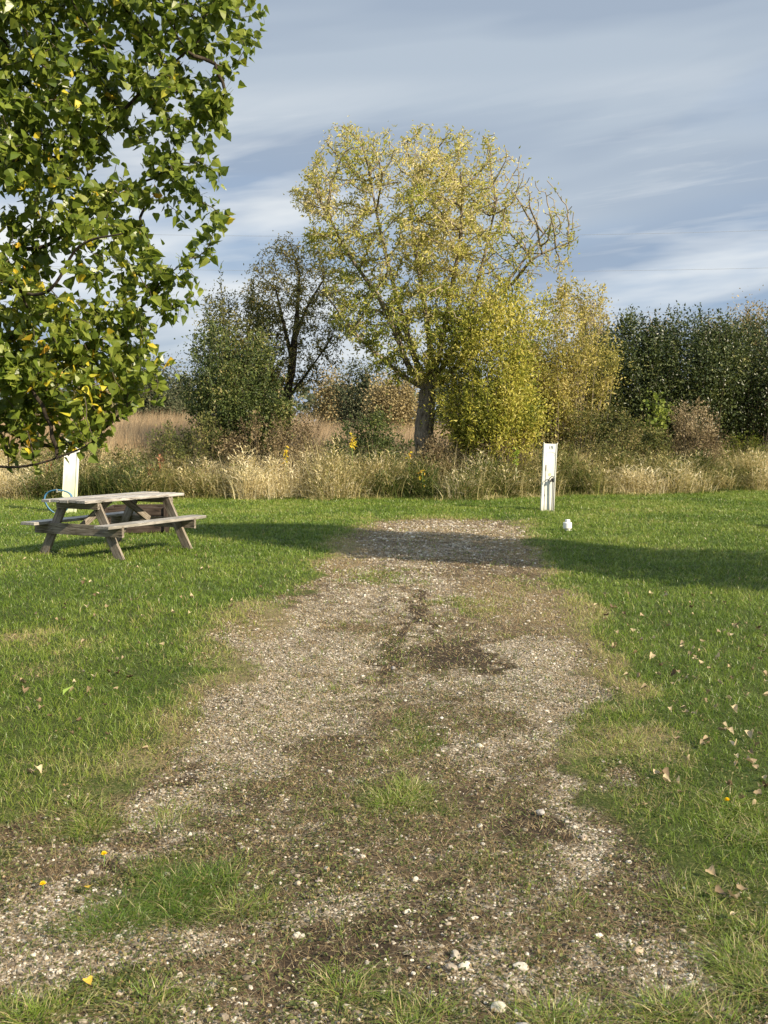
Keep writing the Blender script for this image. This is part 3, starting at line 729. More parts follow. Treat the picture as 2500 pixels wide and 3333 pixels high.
picnic_table((-3.53, 13.35, -.005), 1.085, 'weathered grey wooden picnic table standing on the left lawn')
picnic_table((8.05, 16.3, 0), .35, 'unseen picnic table added beyond the right edge of the lawn for its shadow')  # out of view, added to throw the small shadows at the right

# dark timber box behind the table
r = empty('timber_planter', (*G(672, 1735), 0), .12); DWOOD = wood_mat('stained_wood', (.016, .013, .010), (.04, .028, .021), (.085, .065, .052))
(xa, za) = at(545, 1660, 17.0)
r.location = (at(452, 1700, 16.2)[0], 16.2, 0)
for k_ in range(3):
    for s_ in (-1, 1): board('side_board', (-.42, s_ * .34, .07 + k_ * .135), (.42, s_ * .34, .07 + k_ * .135), .128, .04, DWOOD, r)
    for s_ in (-1, 1): board('end_board', (s_ * .44, -.36, .07 + k_ * .135), (s_ * .44, .36, .07 + k_ * .135), .128, .04, DWOOD, r)
for s_ in (-1, 1): board('corner_post', (s_ * .47, -.38, 0), (s_ * .47, -.38, .41), .08, .05, DWOOD, r, (1, 0, 0))
nm = NM(); n = 1; xx, yy = np.meshgrid(np.linspace(-.42, .42, 12), np.linspace(-.32, .32, 10)); zz = .34 + .03 * fbm(xx * 6, yy * 6, 5)
ii = np.arange(120).reshape(10, 12); nm.add(np.stack([xx.ravel(), yy.ravel(), zz.ravel()], 1), np.stack([ii[:-1, :-1], ii[:-1, 1:], ii[1:, 1:], ii[1:, :-1]], -1).reshape(-1, 4)); nm.build('soil_fill', M('potting_soil').bsdf((.03, .022, .015), .9), r, True)
tag(r, 'low dark reddish brown timber box on the lawn behind the picnic table', 'planter')

# ------------------------------------------------------------------ white pedestals
m = M('white_paint'); nz = m.noise(3.5, m.pos((1, 1, .35)), 4, .6)
nz2 = m.noise(40, m.pos(), 4, .7)
c = m.ramp(nz, [(.4, (.80, .80, .76)), (.62, (.74, .74, .62)), (.8, (.60, .62, .42))])
c = m.mix(m.ramp(nz2, [(.62, (0, 0, 0)), (.75, (.4, .4, .4))]), c, (.45, .43, .36))
zz_ = m.n('ShaderNodeSeparateXYZ'); m.l(m.pos(), zz_.inputs[0])
c = m.mix(m.ramp(m.math('ADD', zz_.outputs[2], m.math('MULTIPLY', nz2, .12)), [(.06, (.55, .55, .55)), (.22, (0, 0, 0))]), c, (.36, .36, .24))
WHITE_P = m.bsdf(c, .45, .4)
m = M('mossy_white_paint'); z_ = m.n('ShaderNodeSeparateXYZ'); m.l(m.pos(), z_.inputs[0])
nz = m.noise(5, m.pos((1, 1, .3)), 5, .6)
c = m.ramp(m.math('MULTIPLY_ADD', nz, .8, m.math('MULTIPLY', z_.outputs[2], -.5)), [(-.0, (.80, .80, .74)), (.12, (.74, .76, .55)), (.34, (.62, .65, .42))])
WHITE_M = m.bsdf(c, .5, .35)
YST = M('rust_stain').bsdf((.78, .66, .34), .6, .3); LINE = M('cover_line').bsdf((.50, .50, .46), .6, .3); DARKP = M('number_paint').bsdf((.03, .10, .14), .5, .3)
METD = M('dark_metal').bsdf((.05, .05, .05), .45, .5, metal=.5); GALV = M('galvanised_pipe').bsdf((.55, .54, .52), .35, .6, metal=.6)
def plate(nm, pts, y):  # flat strip thickened slightly
    p = np.array(pts, float); k = len(p); V = np.concatenate([np.c_[p[:, 0], np.full(k, y), p[:, 1]], np.c_[p[:, 0], np.full(k, y + .002), p[:, 1]]])
    nm.add(V, [np.arange(k)[None]] + [np.array([[i, i + k, (i + 1) % k + k, (i + 1) % k] for i in range(k)])])
def strokes(nm, pts, wd_, y):
    pts = np.array(pts, float)
    for a, b in zip(pts[:-1], pts[1:]):
        d = b - a; d /= np.linalg.norm(d); nrm = np.array([-d[1], d[0]]) * wd_ / 2; a2, b2 = a - d * wd_ * .3, b + d * wd_ * .3
        plate(nm, [a2 - nrm, b2 - nrm, b2 + nrm, a2 + nrm], y)
def pedestal(px, pyb, Yh, wpx, lean, label, mat, w_=None):
    X_, Y_ = G(px, pyb); ppm = F / Y_
    r = empty('utility_pedestal', (X_, Y_, 0)); r.rotation_euler = (R(-1), R(lean), 0); tag(r, label, 'utility post', 'white utility pedestals')
    wd_ = wpx / ppm; top = Yh / ppm; hw = wd_ / 2
    bm = bmesh.new()
    prof = [(-hw, -.012), (-hw, .11), (hw, .11), (hw, -.012), (hw - .014, -.012), (hw - .014, .0), (-hw + .014, .0), (-hw + .014, -.012)]
    for z0, z1 in ((-.05, top),):
        vb = [bm.verts.new((a * 1.0, b, z0)) for a, b in prof]; vt = [bm.verts.new((a, b, z1)) for a, b in prof]
        for i in range(len(prof)): bm.faces.new((vb[i], vb[(i + 1) % 8], vt[(i + 1) % 8], vt[i]))
        bm.faces.new(vt); bm.faces.new(vb[::-1])
    bmesh.ops.recalc_face_normals(bm, faces=bm.faces[:])
    me = bpy.data.meshes.new('housing'); bm.to_mesh(me); bm.free(); link('housing', me, mat, r)
    return r, wd_, top, ppm
P15, w15, h15, ppm = pedestal(1782, 1663, 219, 43, 2.2, 'white utility pedestal numbered 15 standing right of the end of the gravel drive', WHITE_P)
for s_ in (-1, 1):
    nm = NM(); polyline_tube(nm, [(s_ * (w15 / 2 - .01), .0, h15 - .01), (s_ * (w15 / 2 + .012), -.01, h15 + .03)], [.014, .003], 6); nm.build('corner_tab', WHITE_P, P15)
nm = NM(); zc = h15 - .075; hh_ = .026
strokes(nm, [(-.012, zc - hh_), (-.012, zc + hh_)], .007, -.006); cx = .034
strokes(nm, [(cx + .014, zc + hh_), (cx - .012, zc + hh_), (cx - .014, zc + .004), (cx + .004, zc + .006), (cx + .015, zc - .004), (cx + .015, zc - .016), (cx + .004, zc - hh_), (cx - .014, zc - hh_ + .004)], .0085, -.006)
nm.build('number', DARKP, P15)
nm = NM(); a = np.linspace(PI * .93, .05, 14); strokes(nm, np.c_[.01 + .092 * np.cos(a), h15 - .215 + .052 * np.sin(a)], .004, -.004)
strokes(nm, [(.1, h15 - .215), (.085, h15 - .232), (.098, h15 - .228), (.094, h15 - .25)], .004, -.004); strokes(nm, [(-.08, h15 - .2), (-.078, h15 - .24), (-.05, h15 - .25)], .002, -.004); nm.build('cover_flap', LINE, P15)
nm = NM(); a = np.linspace(0, 2 * PI, 20, endpoint=False); plate(nm, np.c_[.012 + .026 * np.cos(a), h15 * .545 + .03 * np.sin(a)], -.005); nm.build('rust_spot', YST, P15)
nm = NM(); a = np.linspace(2.4, -1, 6); strokes(nm, np.c_[-.035 + .01 * np.cos(a), h15 * .60 + .02 * np.sin(a)], .004, -.004); nm.build('keyhole_mark', LINE, P15)
# water hydrant in front of it
X0, Y0 = P15.location.x, P15.location.y
hy = empty('yard_hydrant', (X0 + .082, Y0 - .052, 0)); hy.rotation_euler = (0, R(1.2), 0); tag(hy, 'slim galvanised water hydrant with black head in front of the numbered pedestal', 'hydrant')
nm = NM(); polyline_tube(nm, [(0, 0, -.05), (0, 0, .60)], .0165, 10); nm.build('pipe', GALV, hy, True)
nm = NM(); polyline_tube(nm, [(0, 0, .58), (0, 0, .60), (0, 0, .65), (0, 0, .67)], [.018, .026, .026, .012], 10); polyline_tube(nm, [(0, 0, .64), (-.03, -.01, .645), (-.045, -.015, .615), (-.045, -.015, .585)], [.014, .014, .015, .018], 8); nm.build('head', METD, hy, True)
nm = NM(); polyline_tube(nm, [(0, 0, .66), (.01, .0, .69), (-.02, -.01, .70), (-.07, -.03, .665), (-.10, -.04, .60)], [.010, .011, .010, .009, .011], 8); nm.build('handle', METD, hy, True)
nm = NM(); polyline_tube(nm, [(.028, -.01, .0), (.030, -.01, .3), (.022, -.01, .58)], .0045, 6); nm.build('control_rod', METD, hy, True)
ro = empty('ground_rod', (X0 - .083, Y0 - .06, 0)); ro.rotation_euler = (0, R(2), 0); tag(ro, 'thin dark metal rod with thicker grip standing against the left edge of the numbered pedestal', 'rod')
nm = NM(); polyline_tube(nm, [(0, 0, -.02), (0, 0, .32)], .0055, 8); polyline_tube(nm, [(0, 0, .30), (0, 0, .34)], .009, 8); polyline_tube(nm, [(0, 0, .34), (0, 0, .82)], .0055, 8); nm.build('shaft', METD, ro, True)
nm = NM(); polyline_tube(nm, [(0, 0, .80), (0, 0, .81), (0, 0, .92), (0, 0, .925)], [.006, .011, .011, .004], 8); nm.build('grip', METD, ro, True)

P14, w14, h14, ppm = pedestal(222, 1668, 236, 44, 4.0, 'mossy white utility pedestal behind the left end of the picnic table', WHITE_M)
nm = NM(); nm.v = []; 
link('top_cap', box_mesh('top_cap', (w14 + .02, .15, .045), .015), WHITE_P, P14).location = (0, .045, h14)
# blue hose hanging over a hook
HOSE = M('blue_hose').bsdf((.05, .17, .30), .4, .5)
hs = empty('garden_hose', (P14.location.x - .05, P14.location.y - .12, -.05)); tag(hs, 'blue water hose looped over a bracket in front of the mossy white pedestal', 'hose')
for k_ in range(3):
    nm = NM(); a = np.linspace(0, 2 * PI, 33)
    o_ = rng.uniform(-.02, .02, 2)
    zc = .30; pts = []
    for t in a:
        rx = .27 if math.sin(t) > 0 else .27 * (1 - .35 * abs(math.sin(t)))
        pts.append((-.10 + rx * math.cos(t) * (1 - .02 * k_) + o_[0] * .4, -.02 * k_ + .02 * math.sin(3 * t), .33 + (.17 if math.sin(t) > 0 else .30) * np.sign(math.sin(t)) * abs(math.sin(t)) ** .8 + o_[1] * .5))
    polyline_tube(nm, pts, .012, 8); nm.build('coil', HOSE, hs, True)
nm = NM(); polyline_tube(nm, [(-.10, .16, .47), (-.10, -.07, .47), (-.10, -.08, .52)], .02, 8); nm.build('bracket', GALV, hs, True)

# sewer cleanout
m = M('pvc_white'); PVC = m.bsdf((.80, .80, .77), .35, .45)
r = empty('sewer_cleanout', (*G(1847, 1727), 0)); tag(r, 'short white capped sewer pipe standing in the grass right of the drive', 'pipe cap')
nm = NM(); polyline_tube(nm, [(0, 0, -.03), (0, 0, .03), (0, 0, .031), (0, 0, .045)], [.045, .045, .058, .058], 28); nm.build('pipe', PVC, r, True)
nm = NM(); polyline_tube(nm, [(0, 0, .035), (0, 0, .036), (0, 0, .043), (0, 0, .125), (0, 0, .134), (0, 0, .137)], [.05, .066, .07, .07, .064, .03], 28); nm.build('cap', PVC, r, True)
o = link('cap_plug', box_mesh('cap_plug', (.062, .062, .05), .006), PVC, r); o.location = (0, 0, .155); o.rotation_euler = (0, 0, .4)
nm = NM(); polyline_tube(nm, [(.05, -.04, 0), (.052, -.045, .014)], .012, 8); nm.build('vent_stub', PVC, r, True)

# ------------------------------------------------------------------ trees and shrubs
BARK = bark_mat('bark_grey', (.08, .065, .048), (.33, .28, .215)); BARKD = bark_mat('bark_dark', (.02, .016, .012), (.085, .068, .05)); TWIG = M('twig_bark').bsdf((.10, .08, .06), .8, .2)
TWIGP = M('pale_twig').bsdf((.30, .25, .18), .8, .2)

def limb(nm, pts, r0, r1, sides=10, rough=.06, sub=8):
    pts = np.array(pts, float); t = np.linspace(0, len(pts) - 1, (len(pts) - 1) * sub + 1)
    i = np.minimum(t.astype(int), len(pts) - 2); f = t - i
    pm = np.vstack([2 * pts[0] - pts[1], pts, 2 * pts[-1] - pts[-2]])
    a, b, c, d = pm[i], pm[i + 1], pm[i + 2], pm[i + 3]; f = f[:, None]
    q_ = .5 * (2 * b + (c - a) * f + (2 * a - 5 * b + 4 * c - d) * f ** 2 + (3 * b - a - 3 * c + d) * f ** 3)
    rr = np.linspace(r0, r1, len(q_)) * (1 + rng.uniform(-rough, rough, len(q_)))
    D = np.gradient(q_, axis=0)
    add_tubes(nm, q_[:-1], q_[1:], rr[:-1], rr[1:], D[:-1], D[1:], sides); return q_

def grown_tree(name, label, cat, base, trunk_pts, limbs, trunk_r, attr, step, infl, kill, leafmat, leaf, nleaf, tint, barkm=BARK, twigm=TWIG, tip=.004, maxr=.06,
               group=None, leaf_r=.02, jit=.10, droop=.3, iters=160, bias=(0, 0, .18), min_w=0, keep=None):
    root = empty(name, base); tag(root, label, cat, group); b = np.array(base)
    nm = NM(); seed = []; q0 = limb(nm, trunk_pts, trunk_r[0], trunk_r[1], 14)
    nm.build('trunk', barkm, root, True, b)
    k0 = 0
    seed += [(q0[-1], -1)]
    for pts, r0, r1 in limbs:
        ln = NM(); q_ = limb(ln, pts, r0, r1, 9); ln.build('limb', barkm, root, True, b)
        for j, p in enumerate(q_[::3]):
            if j == 0: seed.append((p, -1))
            else: seed.append((p, len(seed) - 1))
    nseed = len(seed)
    P, par = colonize(seed, attr, step, infl, kill, iters, bias)
    r, D = tree_mesh(P, par, tip, 2.2)
    r = np.minimum(r, maxr)
    sel = np.arange(len(P)) >= nseed
    for o_ in (branch_obj(P, par, r, D, 'branches', barkm, root, leaf_r * .6, 99, b, 6, sel), branch_obj(P, par, r, D, 'twigs', twigm, root, 0, leaf_r * .6, b, 4, sel)):
        if o_: o_['kind'] = 'stuff'
    # leaves
    tips = np.where((r < leaf_r) & sel)[0]
    pick = rng.choice(tips, nleaf); pos = P[pick] - D[pick] * rng.uniform(0, 1, (nleaf, 1)) + rng.normal(0, jit, (nleaf, 3))
    if keep is not None:
        kk = keep(pos); pos, pick = pos[kk], pick[kk]
    n = len(pos); d = D[pick] / (np.linalg.norm(D[pick], axis=1)[:, None] + 1e-9) * .5 + rng.normal(0, .8, (n, 3)) + np.array([0, 0, -droop])
    lm = NM(); L = leaf[1] * np.clip(np.exp(rng.normal(-.08, .24, n)), .45, 1.5); W = L * leaf[2] * rng.uniform(.8, 1.2, n)
    add_leaves(lm, pos, frames_from(d), L, W, tint(pos, n), leaf[0])
    if leaf[0] == 'poplar':   # stalks
        fr = d / np.linalg.norm(d, axis=1)[:, None]
        k_ = np.where(rng.uniform(0, 1, n) < .35)[0]
        add_tubes(lm, pos[k_] - fr[k_] * .05 - rng.normal(0, .01, (len(k_), 3)), pos[k_], np.full(len(k_), .0012), np.full(len(k_), .0012), fr[k_], fr[k_], 3, .75)
    lm.build('crown', leafmat, root, False, b)
    return root, P, r

def px3(px, py, Y): x, z = at(px, py, Y); return (x, Y, z)

# near poplar, trunk outside the left edge
PL = leaf_mat('poplar_leaf', [(0, (.045, .075, .012)), (.3, (.11, .165, .022)), (.6, (.20, .26, .035)), (.8, (.30, .34, .06)), (.86, (.66, .60, .06)), (.95, (.76, .58, .05)), (1, (.60, .34, .04))], .45, .35, .5)
YP = 7.2
crown = [(-700, -900), (560, -900), (760, -500), (840, -200), (870, 0), (885, 50), (860, 130), (795, 175), (770, 260), (770, 330), (765, 450), (725, 500), (640, 560), (720, 560), (745, 590), (770, 700), (745, 800), (700, 870), (690, 930),
         (640, 960), (620, 1040), (600, 1100), (560, 1150), (615, 1180), (590, 1250), (500, 1300), (450, 1350), (380, 1410), (345, 1460), (260, 1470), (150, 1430), (0, 1450), (-500, 1460), (-1200, 1200), (-1500, 0)]
poly = world_poly(crown, YP)
att = np.concatenate([crown_points(poly, YP, 7200, .8, .6, .45, .35), crown_points(world_poly([(-300, 1000), (300, 950), (520, 1120), (480, 1290), (360, 1400), (250, 1470), (-300, 1460)], YP), YP, 1300, .6)])
att = att[(att[:, 0] > -4.6)]
tb = (-3.75, 7.9, 0)
def ptint(p, n):
    zz = p[:, 2]; T = .13 + rng.beta(2.2, 1.6, n) * .70 + (fbm(p[:, 0] * 2, zz * 2, 9) - .5) * .2
    yl = rng.uniform(0, 1, n) < (.02 + .15 * sstep(3.0, 1.5, zz) * (fbm(p[:, 0] * 3, zz * 3, 11) > .45)); return np.where(yl, rng.uniform(.84, 1, n), np.clip(T, 0, .8))
limbsP = [([(-3.75, 7.9, 1.1), (-3.2, 7.6, 1.7), px3(150, 1450, 7.3), px3(330, 1400, 7.2), px3(440, 1290, 7.1)], .022, .006),
          ([(-3.75, 7.9, 1.0), (-3.3, 7.5, 1.35), px3(60, 1520, 7.0), px3(240, 1470, 6.9), px3(330, 1420, 6.8)], .014, .004),
          ([(-3.75, 7.9, 1.6), (-3.2, 7.7, 2.2), px3(180, 1200, 7.5), px3(380, 1060, 7.4), px3(520, 950, 7.3)], .024, .007),
          ([(-3.75, 7.9, 2.2), (-3.1, 7.7, 2.9), px3(150, 800, 7.6), px3(350, 640, 7.5), px3(560, 560, 7.4)], .024, .007),
          ([(-3.75, 7.9, 2.8), (-3.1, 7.6, 3.5), px3(230, 500, 7.4), px3(480, 280, 7.2), px3(650, 130, 7.1)], .024, .006),
          ([(-3.7, 7.9, 3.2), (-3.0, 7.7, 4.2), px3(130, 200, 7.8), px3(250, -100, 7.8), px3(420, -400, 7.8)], .03, .007),
          ([(-3.75, 7.9, 2.4), (-3.2, 7.2, 2.9), px3(110, 960, 6.7), px3(260, 800, 6.5), px3(400, 760, 6.4)], .018, .005)]
grown_tree('poplar_tree', 'green poplar with a few yellow leaves reaching in from the left, nearest tree', 'tree', tb,
           [(-3.75, 7.9, -.1), (-3.78, 7.92, 1.5), (-3.7, 7.95, 3.5), (-3.65, 7.9, 6)], limbsP, (.14, .05), att, .075, .5, .095, PL, ('poplar', .070, .98), 35000, ptint, BARKD, TWIG, .0022, .02, leaf_r=.008, jit=.035, droop=.55, iters=260,
           bias=(.02, 0, .10), keep=lambda p: (p[:, 0] > -4.3) & (p[:, 2] < 6.4))

# main tree
ML = leaf_mat('autumn_leaf_gold', [(0, (.08, .11, .02)), (.25, (.20, .25, .04)), (.5, (.41, .41, .08)), (.75, (.58, .52, .15)), (1, (.68, .60, .34))], .4, .5, .3)
YM = 27.5
crown = [(975, 560), (1010, 500), (1060, 470), (1110, 420), (1190, 425), (1260, 420), (1330, 430), (1390, 405), (1450, 425), (1530, 440), (1600, 450), (1660, 490), (1720, 530), (1790, 560), (1850, 640), (1880, 700), (1920, 770), (1880, 840), (1850, 880),
         (1760, 930), (1700, 960), (1640, 960), (1600, 1000), (1560, 1100), (1480, 1150), (1440, 1230), (1340, 1240), (1260, 1180), (1160, 1120), (1080, 1060), (1060, 960), (1020, 870), (960, 790), (980, 700), (960, 640)]
poly = world_poly(crown, YM); att = np.concatenate([crown_points(poly, YM, 3600, 2.7, .45, 1.0, .34), crown_points(world_poly([(1080, 900), (1640, 900), (1600, 1120), (1500, 1240), (1330, 1270), (1240, 1240), (1090, 1120)], YM - .8), YM - .8, 1300, 1.6, .5, .8, .25)])
att[:, 0] += (fbm(att[:, 0] * .9, att[:, 2] * .9, 301) - .5) * .7; att[:, 2] += (fbm(att[:, 0] * 1.1 + 5, att[:, 2] * 1.1, 302) - .5) * .8
def mt(p, n):
    T = rng.beta(2, 2, n) * .7 + .24 + (fbm(p[:, 0] * 1.2, p[:, 2] * 1.2, 19) - .5) * .7 + .22 * sstep(4, 9, p[:, 2]) - .10; return np.clip(T, 0, 1)
tbm = (at(1385, 1470, YM)[0], YM, 0)
fork = px3(1392, 1270, YM)
limbsM = [([fork, px3(1330, 1190, YM), px3(1250, 1000, YM - .3), px3(1130, 820, YM - .5), px3(1060, 680, YM - .6)], .10, .022),
          ([fork, px3(1345, 1150, YM), px3(1290, 960, YM + .3), px3(1240, 760, YM + .5), px3(1200, 560, YM + .6)], .105, .022),
          ([fork, px3(1400, 1130, YM), px3(1370, 920, YM + .6), px3(1340, 720, YM + .9), px3(1350, 540, YM + 1)], .11, .022),
          ([fork, px3(1430, 1150, YM), px3(1470, 940, YM - .5), px3(1500, 760, YM - .8), px3(1500, 560, YM - .9)], .11, .022),
          ([fork, px3(1450, 1180, YM), px3(1520, 1020, YM - .2), px3(1570, 860, YM), px3(1620, 640, YM + .2)], .10, .022),
          ([fork, px3(1480, 1200, YM), px3(1590, 1010, YM + .5), px3(1680, 880, YM + .8), px3(1800, 720, YM + .9)], .09, .02),
          ([px3(1570, 1000, YM), px3(1660, 930, YM + .3), px3(1740, 840, YM - .3), px3(1850, 790, YM - .2)], .06, .02),
          ([fork, px3(1310, 1220, YM), px3(1180, 1110, YM - .8), px3(1060, 960, YM - 1)], .08, .02)]
grown_tree('deciduous_tree', 'tall many stemmed tree with thinning yellow leaves, tallest in the middle of the hedgerow', 'tree', tbm,
           [(tbm[0], YM, -.3), px3(1380, 1420, YM), px3(1388, 1330, YM), fork], limbsM, (.29, .22), att, .17, 1.5, .24, ML, ('lance', .115, .36), 45000, mt, BARK, TWIGP, .0105, .09, leaf_r=.03, jit=.085, droop=.35, bias=(0, 0, .34),
           keep=lambda p: rng.uniform(0, 1, len(p)) < np.clip(1.12 - .85 * sstep(.4, 3.2, p[:, 0] - tbm[0]) * sstep(3.2, 5, p[:, 2]) - .30 * sstep(5.5, 8.5, p[:, 2]), .2, 1) * (.45 + .9 * sstep(.32, .54, fbm(p[:, 0] * 1.5, p[:, 2] * 1.5 + p[:, 1] * .7, 401, 3))))

# smaller tree left of it
SL = leaf_mat('olive_leaf', [(0, (.045, .055, .018)), (.4, (.13, .14, .038)), (.7, (.27, .24, .065)), (1, (.50, .41, .15))], .3, .55, .3)
YS = 29.5
crown = [(835, 830), (870, 790), (920, 760), (980, 770), (1040, 800), (1090, 860), (1110, 960), (1120, 1080), (1110, 1180), (1060, 1260), (960, 1290), (900, 1240), (870, 1140), (820, 1060), (780, 960), (800, 880)]
poly = world_poly(crown, YS); att = crown_points(poly, YS, 1300, 1.6, .5, .8, .3)
tbs = (at(930, 1470, YS)[0], YS, 0)
def st_(p, n): return np.clip(rng.beta(2, 2.2, n) * .8 + .1 + .25 * sstep(3.5, 6.5, p[:, 2]) + (fbm(p[:, 0] * 1.5, p[:, 2] * 1.5, 23) - .5) * .4, 0, 1)
f2 = px3(958, 1110, YS)
grown_tree('small_tree', 'slender dark trunked tree with sparse olive leaves left of the tall tree', 'tree', tbs,
           [(tbs[0], YS, -.2), px3(932, 1330, YS), px3(950, 1200, YS), f2], [([f2, px3(968, 1010, YS), px3(975, 880, YS)], .09, .03), ([px3(950, 1170, YS), px3(925, 1060, YS), px3(895, 930, YS)], .07, .02), ([f2, px3(1000, 1000, YS), px3(1060, 900, YS)], .06, .02),
            ([px3(940, 1290, YS), px3(1010, 1200, YS), px3(1080, 1100, YS)], .045, .02)], (.14, .10), att, .16, 1.4, .24, SL, ('lance', .10, .36), 9500, st_, BARKD, TWIG, .006, .06, leaf_r=.03, jit=.10)

def shrub(name, label, cat, Y, pix, depth, mat, nstem, leaf, nleaf, tint, base_px=None, group=None, stemm=TWIG, sr=.006, pw=.4, gap=.7, hole=.3, jit=.05, droop=0, share=.5, up=0, coh=.8,
          clump=.16, shoots=None, rag=.5, big=True):
    if big: leaf = (leaf[0], leaf[1] * 1.3, leaf[2] * 1.1); nleaf = int(nleaf * 1.55)
    poly = world_poly(pix, Y); p = np.array(poly); cx = p[:, 0].mean() if base_px is None else at(base_px, 1500, Y)[0]
    root = empty(name, (cx, Y, 0)); tag(root, label, cat, group); b = np.array((cx, Y, 0.))
    wid = p[:, 0].max() - p[:, 0].min(); top = p[:, 1].max()
    def ragged(q):          # push points in and out so that the outline is uneven
        q = q.copy(); h_ = sstep(.1 * top, .7 * top, q[:, 2])
        f = (fbm(q[:, 0] * 1.3 + 7, q[:, 2] * 1.3 + Y, 201, 3) - .5) * 2.2 * rag; g_ = (fbm(q[:, 0] * 1.6, q[:, 2] * .9 + Y * 2, 202, 3) - .5) * 2.2 * rag
        q[:, 0] += f * (.4 + .6 * h_); q[:, 2] += g_ * h_ * .8; q[:, 1] += (fbm(q[:, 0] * 1.2 + 3, q[:, 2] * 1.2, 203) - .5) * rag; return q
    nsh = int(nstem * .35) if shoots is None else shoots
    tg = ragged(crown_points(poly, Y, nstem, depth, pw, gap, hole))
    if nsh:                  # long shoots that stand out of the top
        hi_ = np.argsort(-(tg[:, 2] + rng.normal(0, .12 * top, nstem)))[:nsh]
        tg[hi_, 2] += rng.uniform(.05, .16, nsh) * top * (1 if big else .3); tg[hi_, 0] += (tg[hi_, 0] - cx) * .12
    bx = cx + (tg[:, 0] - cx) * .5 + rng.normal(0, .06 * wid, nstem); by = Y + (tg[:, 1] - Y) * .5 + rng.normal(0, .15, nstem)
    A = np.stack([bx, by, np.full(nstem, 0.)], 1); C = tg; B = A * .35 + C * .65; B[:, :2] = A[:, :2] * .62 + C[:, :2] * .38
    B += rng.normal(0, .10, B.shape)
    ts = np.linspace(0, 1, 7); pts = [(1 - t) ** 2 * A + 2 * t * (1 - t) * B + t * t * C for t in ts]
    nm = NM()
    for i in range(6):
        add_tubes(nm, pts[i], pts[i + 1], np.full(nstem, sr * (1.5 - ts[i] * 1.1)), np.full(nstem, sr * (1.5 - ts[i + 1] * 1.1)), pts[i + 1] - pts[i], pts[i + 1] - pts[i], 4)
    nm.build('stems', stemm, root, True, b)['kind'] = 'stuff'
    n1 = int(nleaf * share); n2 = nleaf - n1
    k = rng.integers(0, nstem, n1); t = (rng.uniform(.35 ** 2, 1, n1) ** .5)[:, None]
    pp = (1 - t) ** 2 * A[k] + 2 * t * (1 - t) * B[k] + t * t * C[k] + np.clip(rng.normal(0, 1, (n1, 3)), -1.8, 1.8) * jit * (1.9 - 1.5 * t)
    dd = (C[k] - B[k]); dd /= np.linalg.norm(dd, axis=1)[:, None] + 1e-9
    cen = ragged(crown_points(poly, Y, max(12, n2 // 48), depth, pw, gap, hole)); kc = rng.integers(0, len(cen), n2)
    cs = clump * rng.uniform(.6, 1.5, len(cen)); off = np.clip(rng.normal(0, 1, (n2, 3)), -1.7, 1.7) * cs[kc][:, None]; ct_ = rng.normal(0, .13, len(cen))
    pos = np.concatenate([pp, cen[kc] + off]); d = np.concatenate([dd * coh, off / (cs[kc][:, None]) * .5]) + rng.normal(0, .7, (nleaf, 3)) + np.array([0, 0, up - droop])
    ctone = np.concatenate([np.zeros(n1), ct_[kc]])
    kk = pos[:, 2] > .02; pos, d, ctone = pos[kk], d[kk], ctone[kk]; n = len(pos)
    L = rng.uniform(leaf[1] * .6, leaf[1] * 1.25, n); lm = NM(); add_leaves(lm, pos, frames_from(d), L, L * leaf[2], np.clip(tint(pos, n) + ctone, 0, 1), leaf[0]); lm.build('foliage', mat, root, False, b)
    return root
def tn(lo, hi, s_=1.2, amp=.5, seed=3):
    return lambda p, n: np.clip(lo + (hi - lo) * rng.beta(2, 2, n) + (fbm(p[:, 0] * s_, p[:, 2] * s_, seed) - .5) * amp, 0, 1)

DG = leaf_mat('dark_hedge_leaf', [(0, (.022, .034, .012)), (.4, (.052, .076, .020)), (.75, (.12, .145, .040)), (1, (.27, .26, .09))], .2, .4, .45)
GS = leaf_mat('shrub_green_leaf', [(0, (.03, .045, .014)), (.4, (.075, .11, .028)), (.7, (.15, .18, .045)), (.9, (.27, .26, .08)), (1, (.40, .34, .15))], .3, .5, .35)
YS_ = leaf_mat('shrub_yellow_leaf', [(0, (.10, .13, .02)), (.35, (.28, .30, .045)), (.65, (.52, .48, .08)), (1, (.70, .61, .20))], .38, .5, .3)
BR = leaf_mat('brown_weed_leaf', [(0, (.05, .037, .02)), (.35, (.15, .11, .06)), (.6, (.25, .20, .10)), (.8, (.38, .30, .18)), (1, (.50, .42, .28))], .25, .7, .2)
MX = leaf_mat('mixed_weed_leaf', [(0, (.035, .045, .014)), (.3, (.09, .11, .03)), (.55, (.19, .19, .055)), (.75, (.30, .235, .10)), (1, (.48, .40, .21))], .3, .6, .25)

shrub('yellow_shrub', 'large bright yellow leafed shrub right of the tall tree trunk', 'shrub', 26.7, [(1470, 1180), (1480, 1090), (1520, 1030), (1590, 1000), (1670, 1010), (1740, 1060), (1770, 1150), (1780, 1280), (1760, 1400), (1640, 1480), (1470, 1450), (1465, 1300)],
      1.3, YS_, 130, ('lance', .080, .40), 19000, tn(.05, .95, 1.6, .8, 5), gap=.5, hole=.36, jit=.12, rag=1.1, clump=.22)
shrub('pale_yellow_shrub', 'spreading pale yellow shrub with drooping branches between the yellow shrub and the dark hedge', 'shrub', 28.6, [(1640, 1120), (1700, 1030), (1780, 970), (1850, 925), (1900, 950), (1950, 990), (1975, 1060), (1985, 1160), (1970, 1260), (1940, 1350), (1850, 1440), (1700, 1450), (1620, 1300)],
      1.4, leaf_mat('pale_yellow_leaf', [(0, (.10, .11, .025)), (.4, (.32, .30, .07)), (.75, (.54, .46, .13)), (1, (.66, .56, .26))], .35, .5, .3), 190, ('lance', .08, .36), 17500, tn(.1, .95, 1.4, .6, 6), gap=.6, hole=.36, jit=.09, stemm=TWIGP)
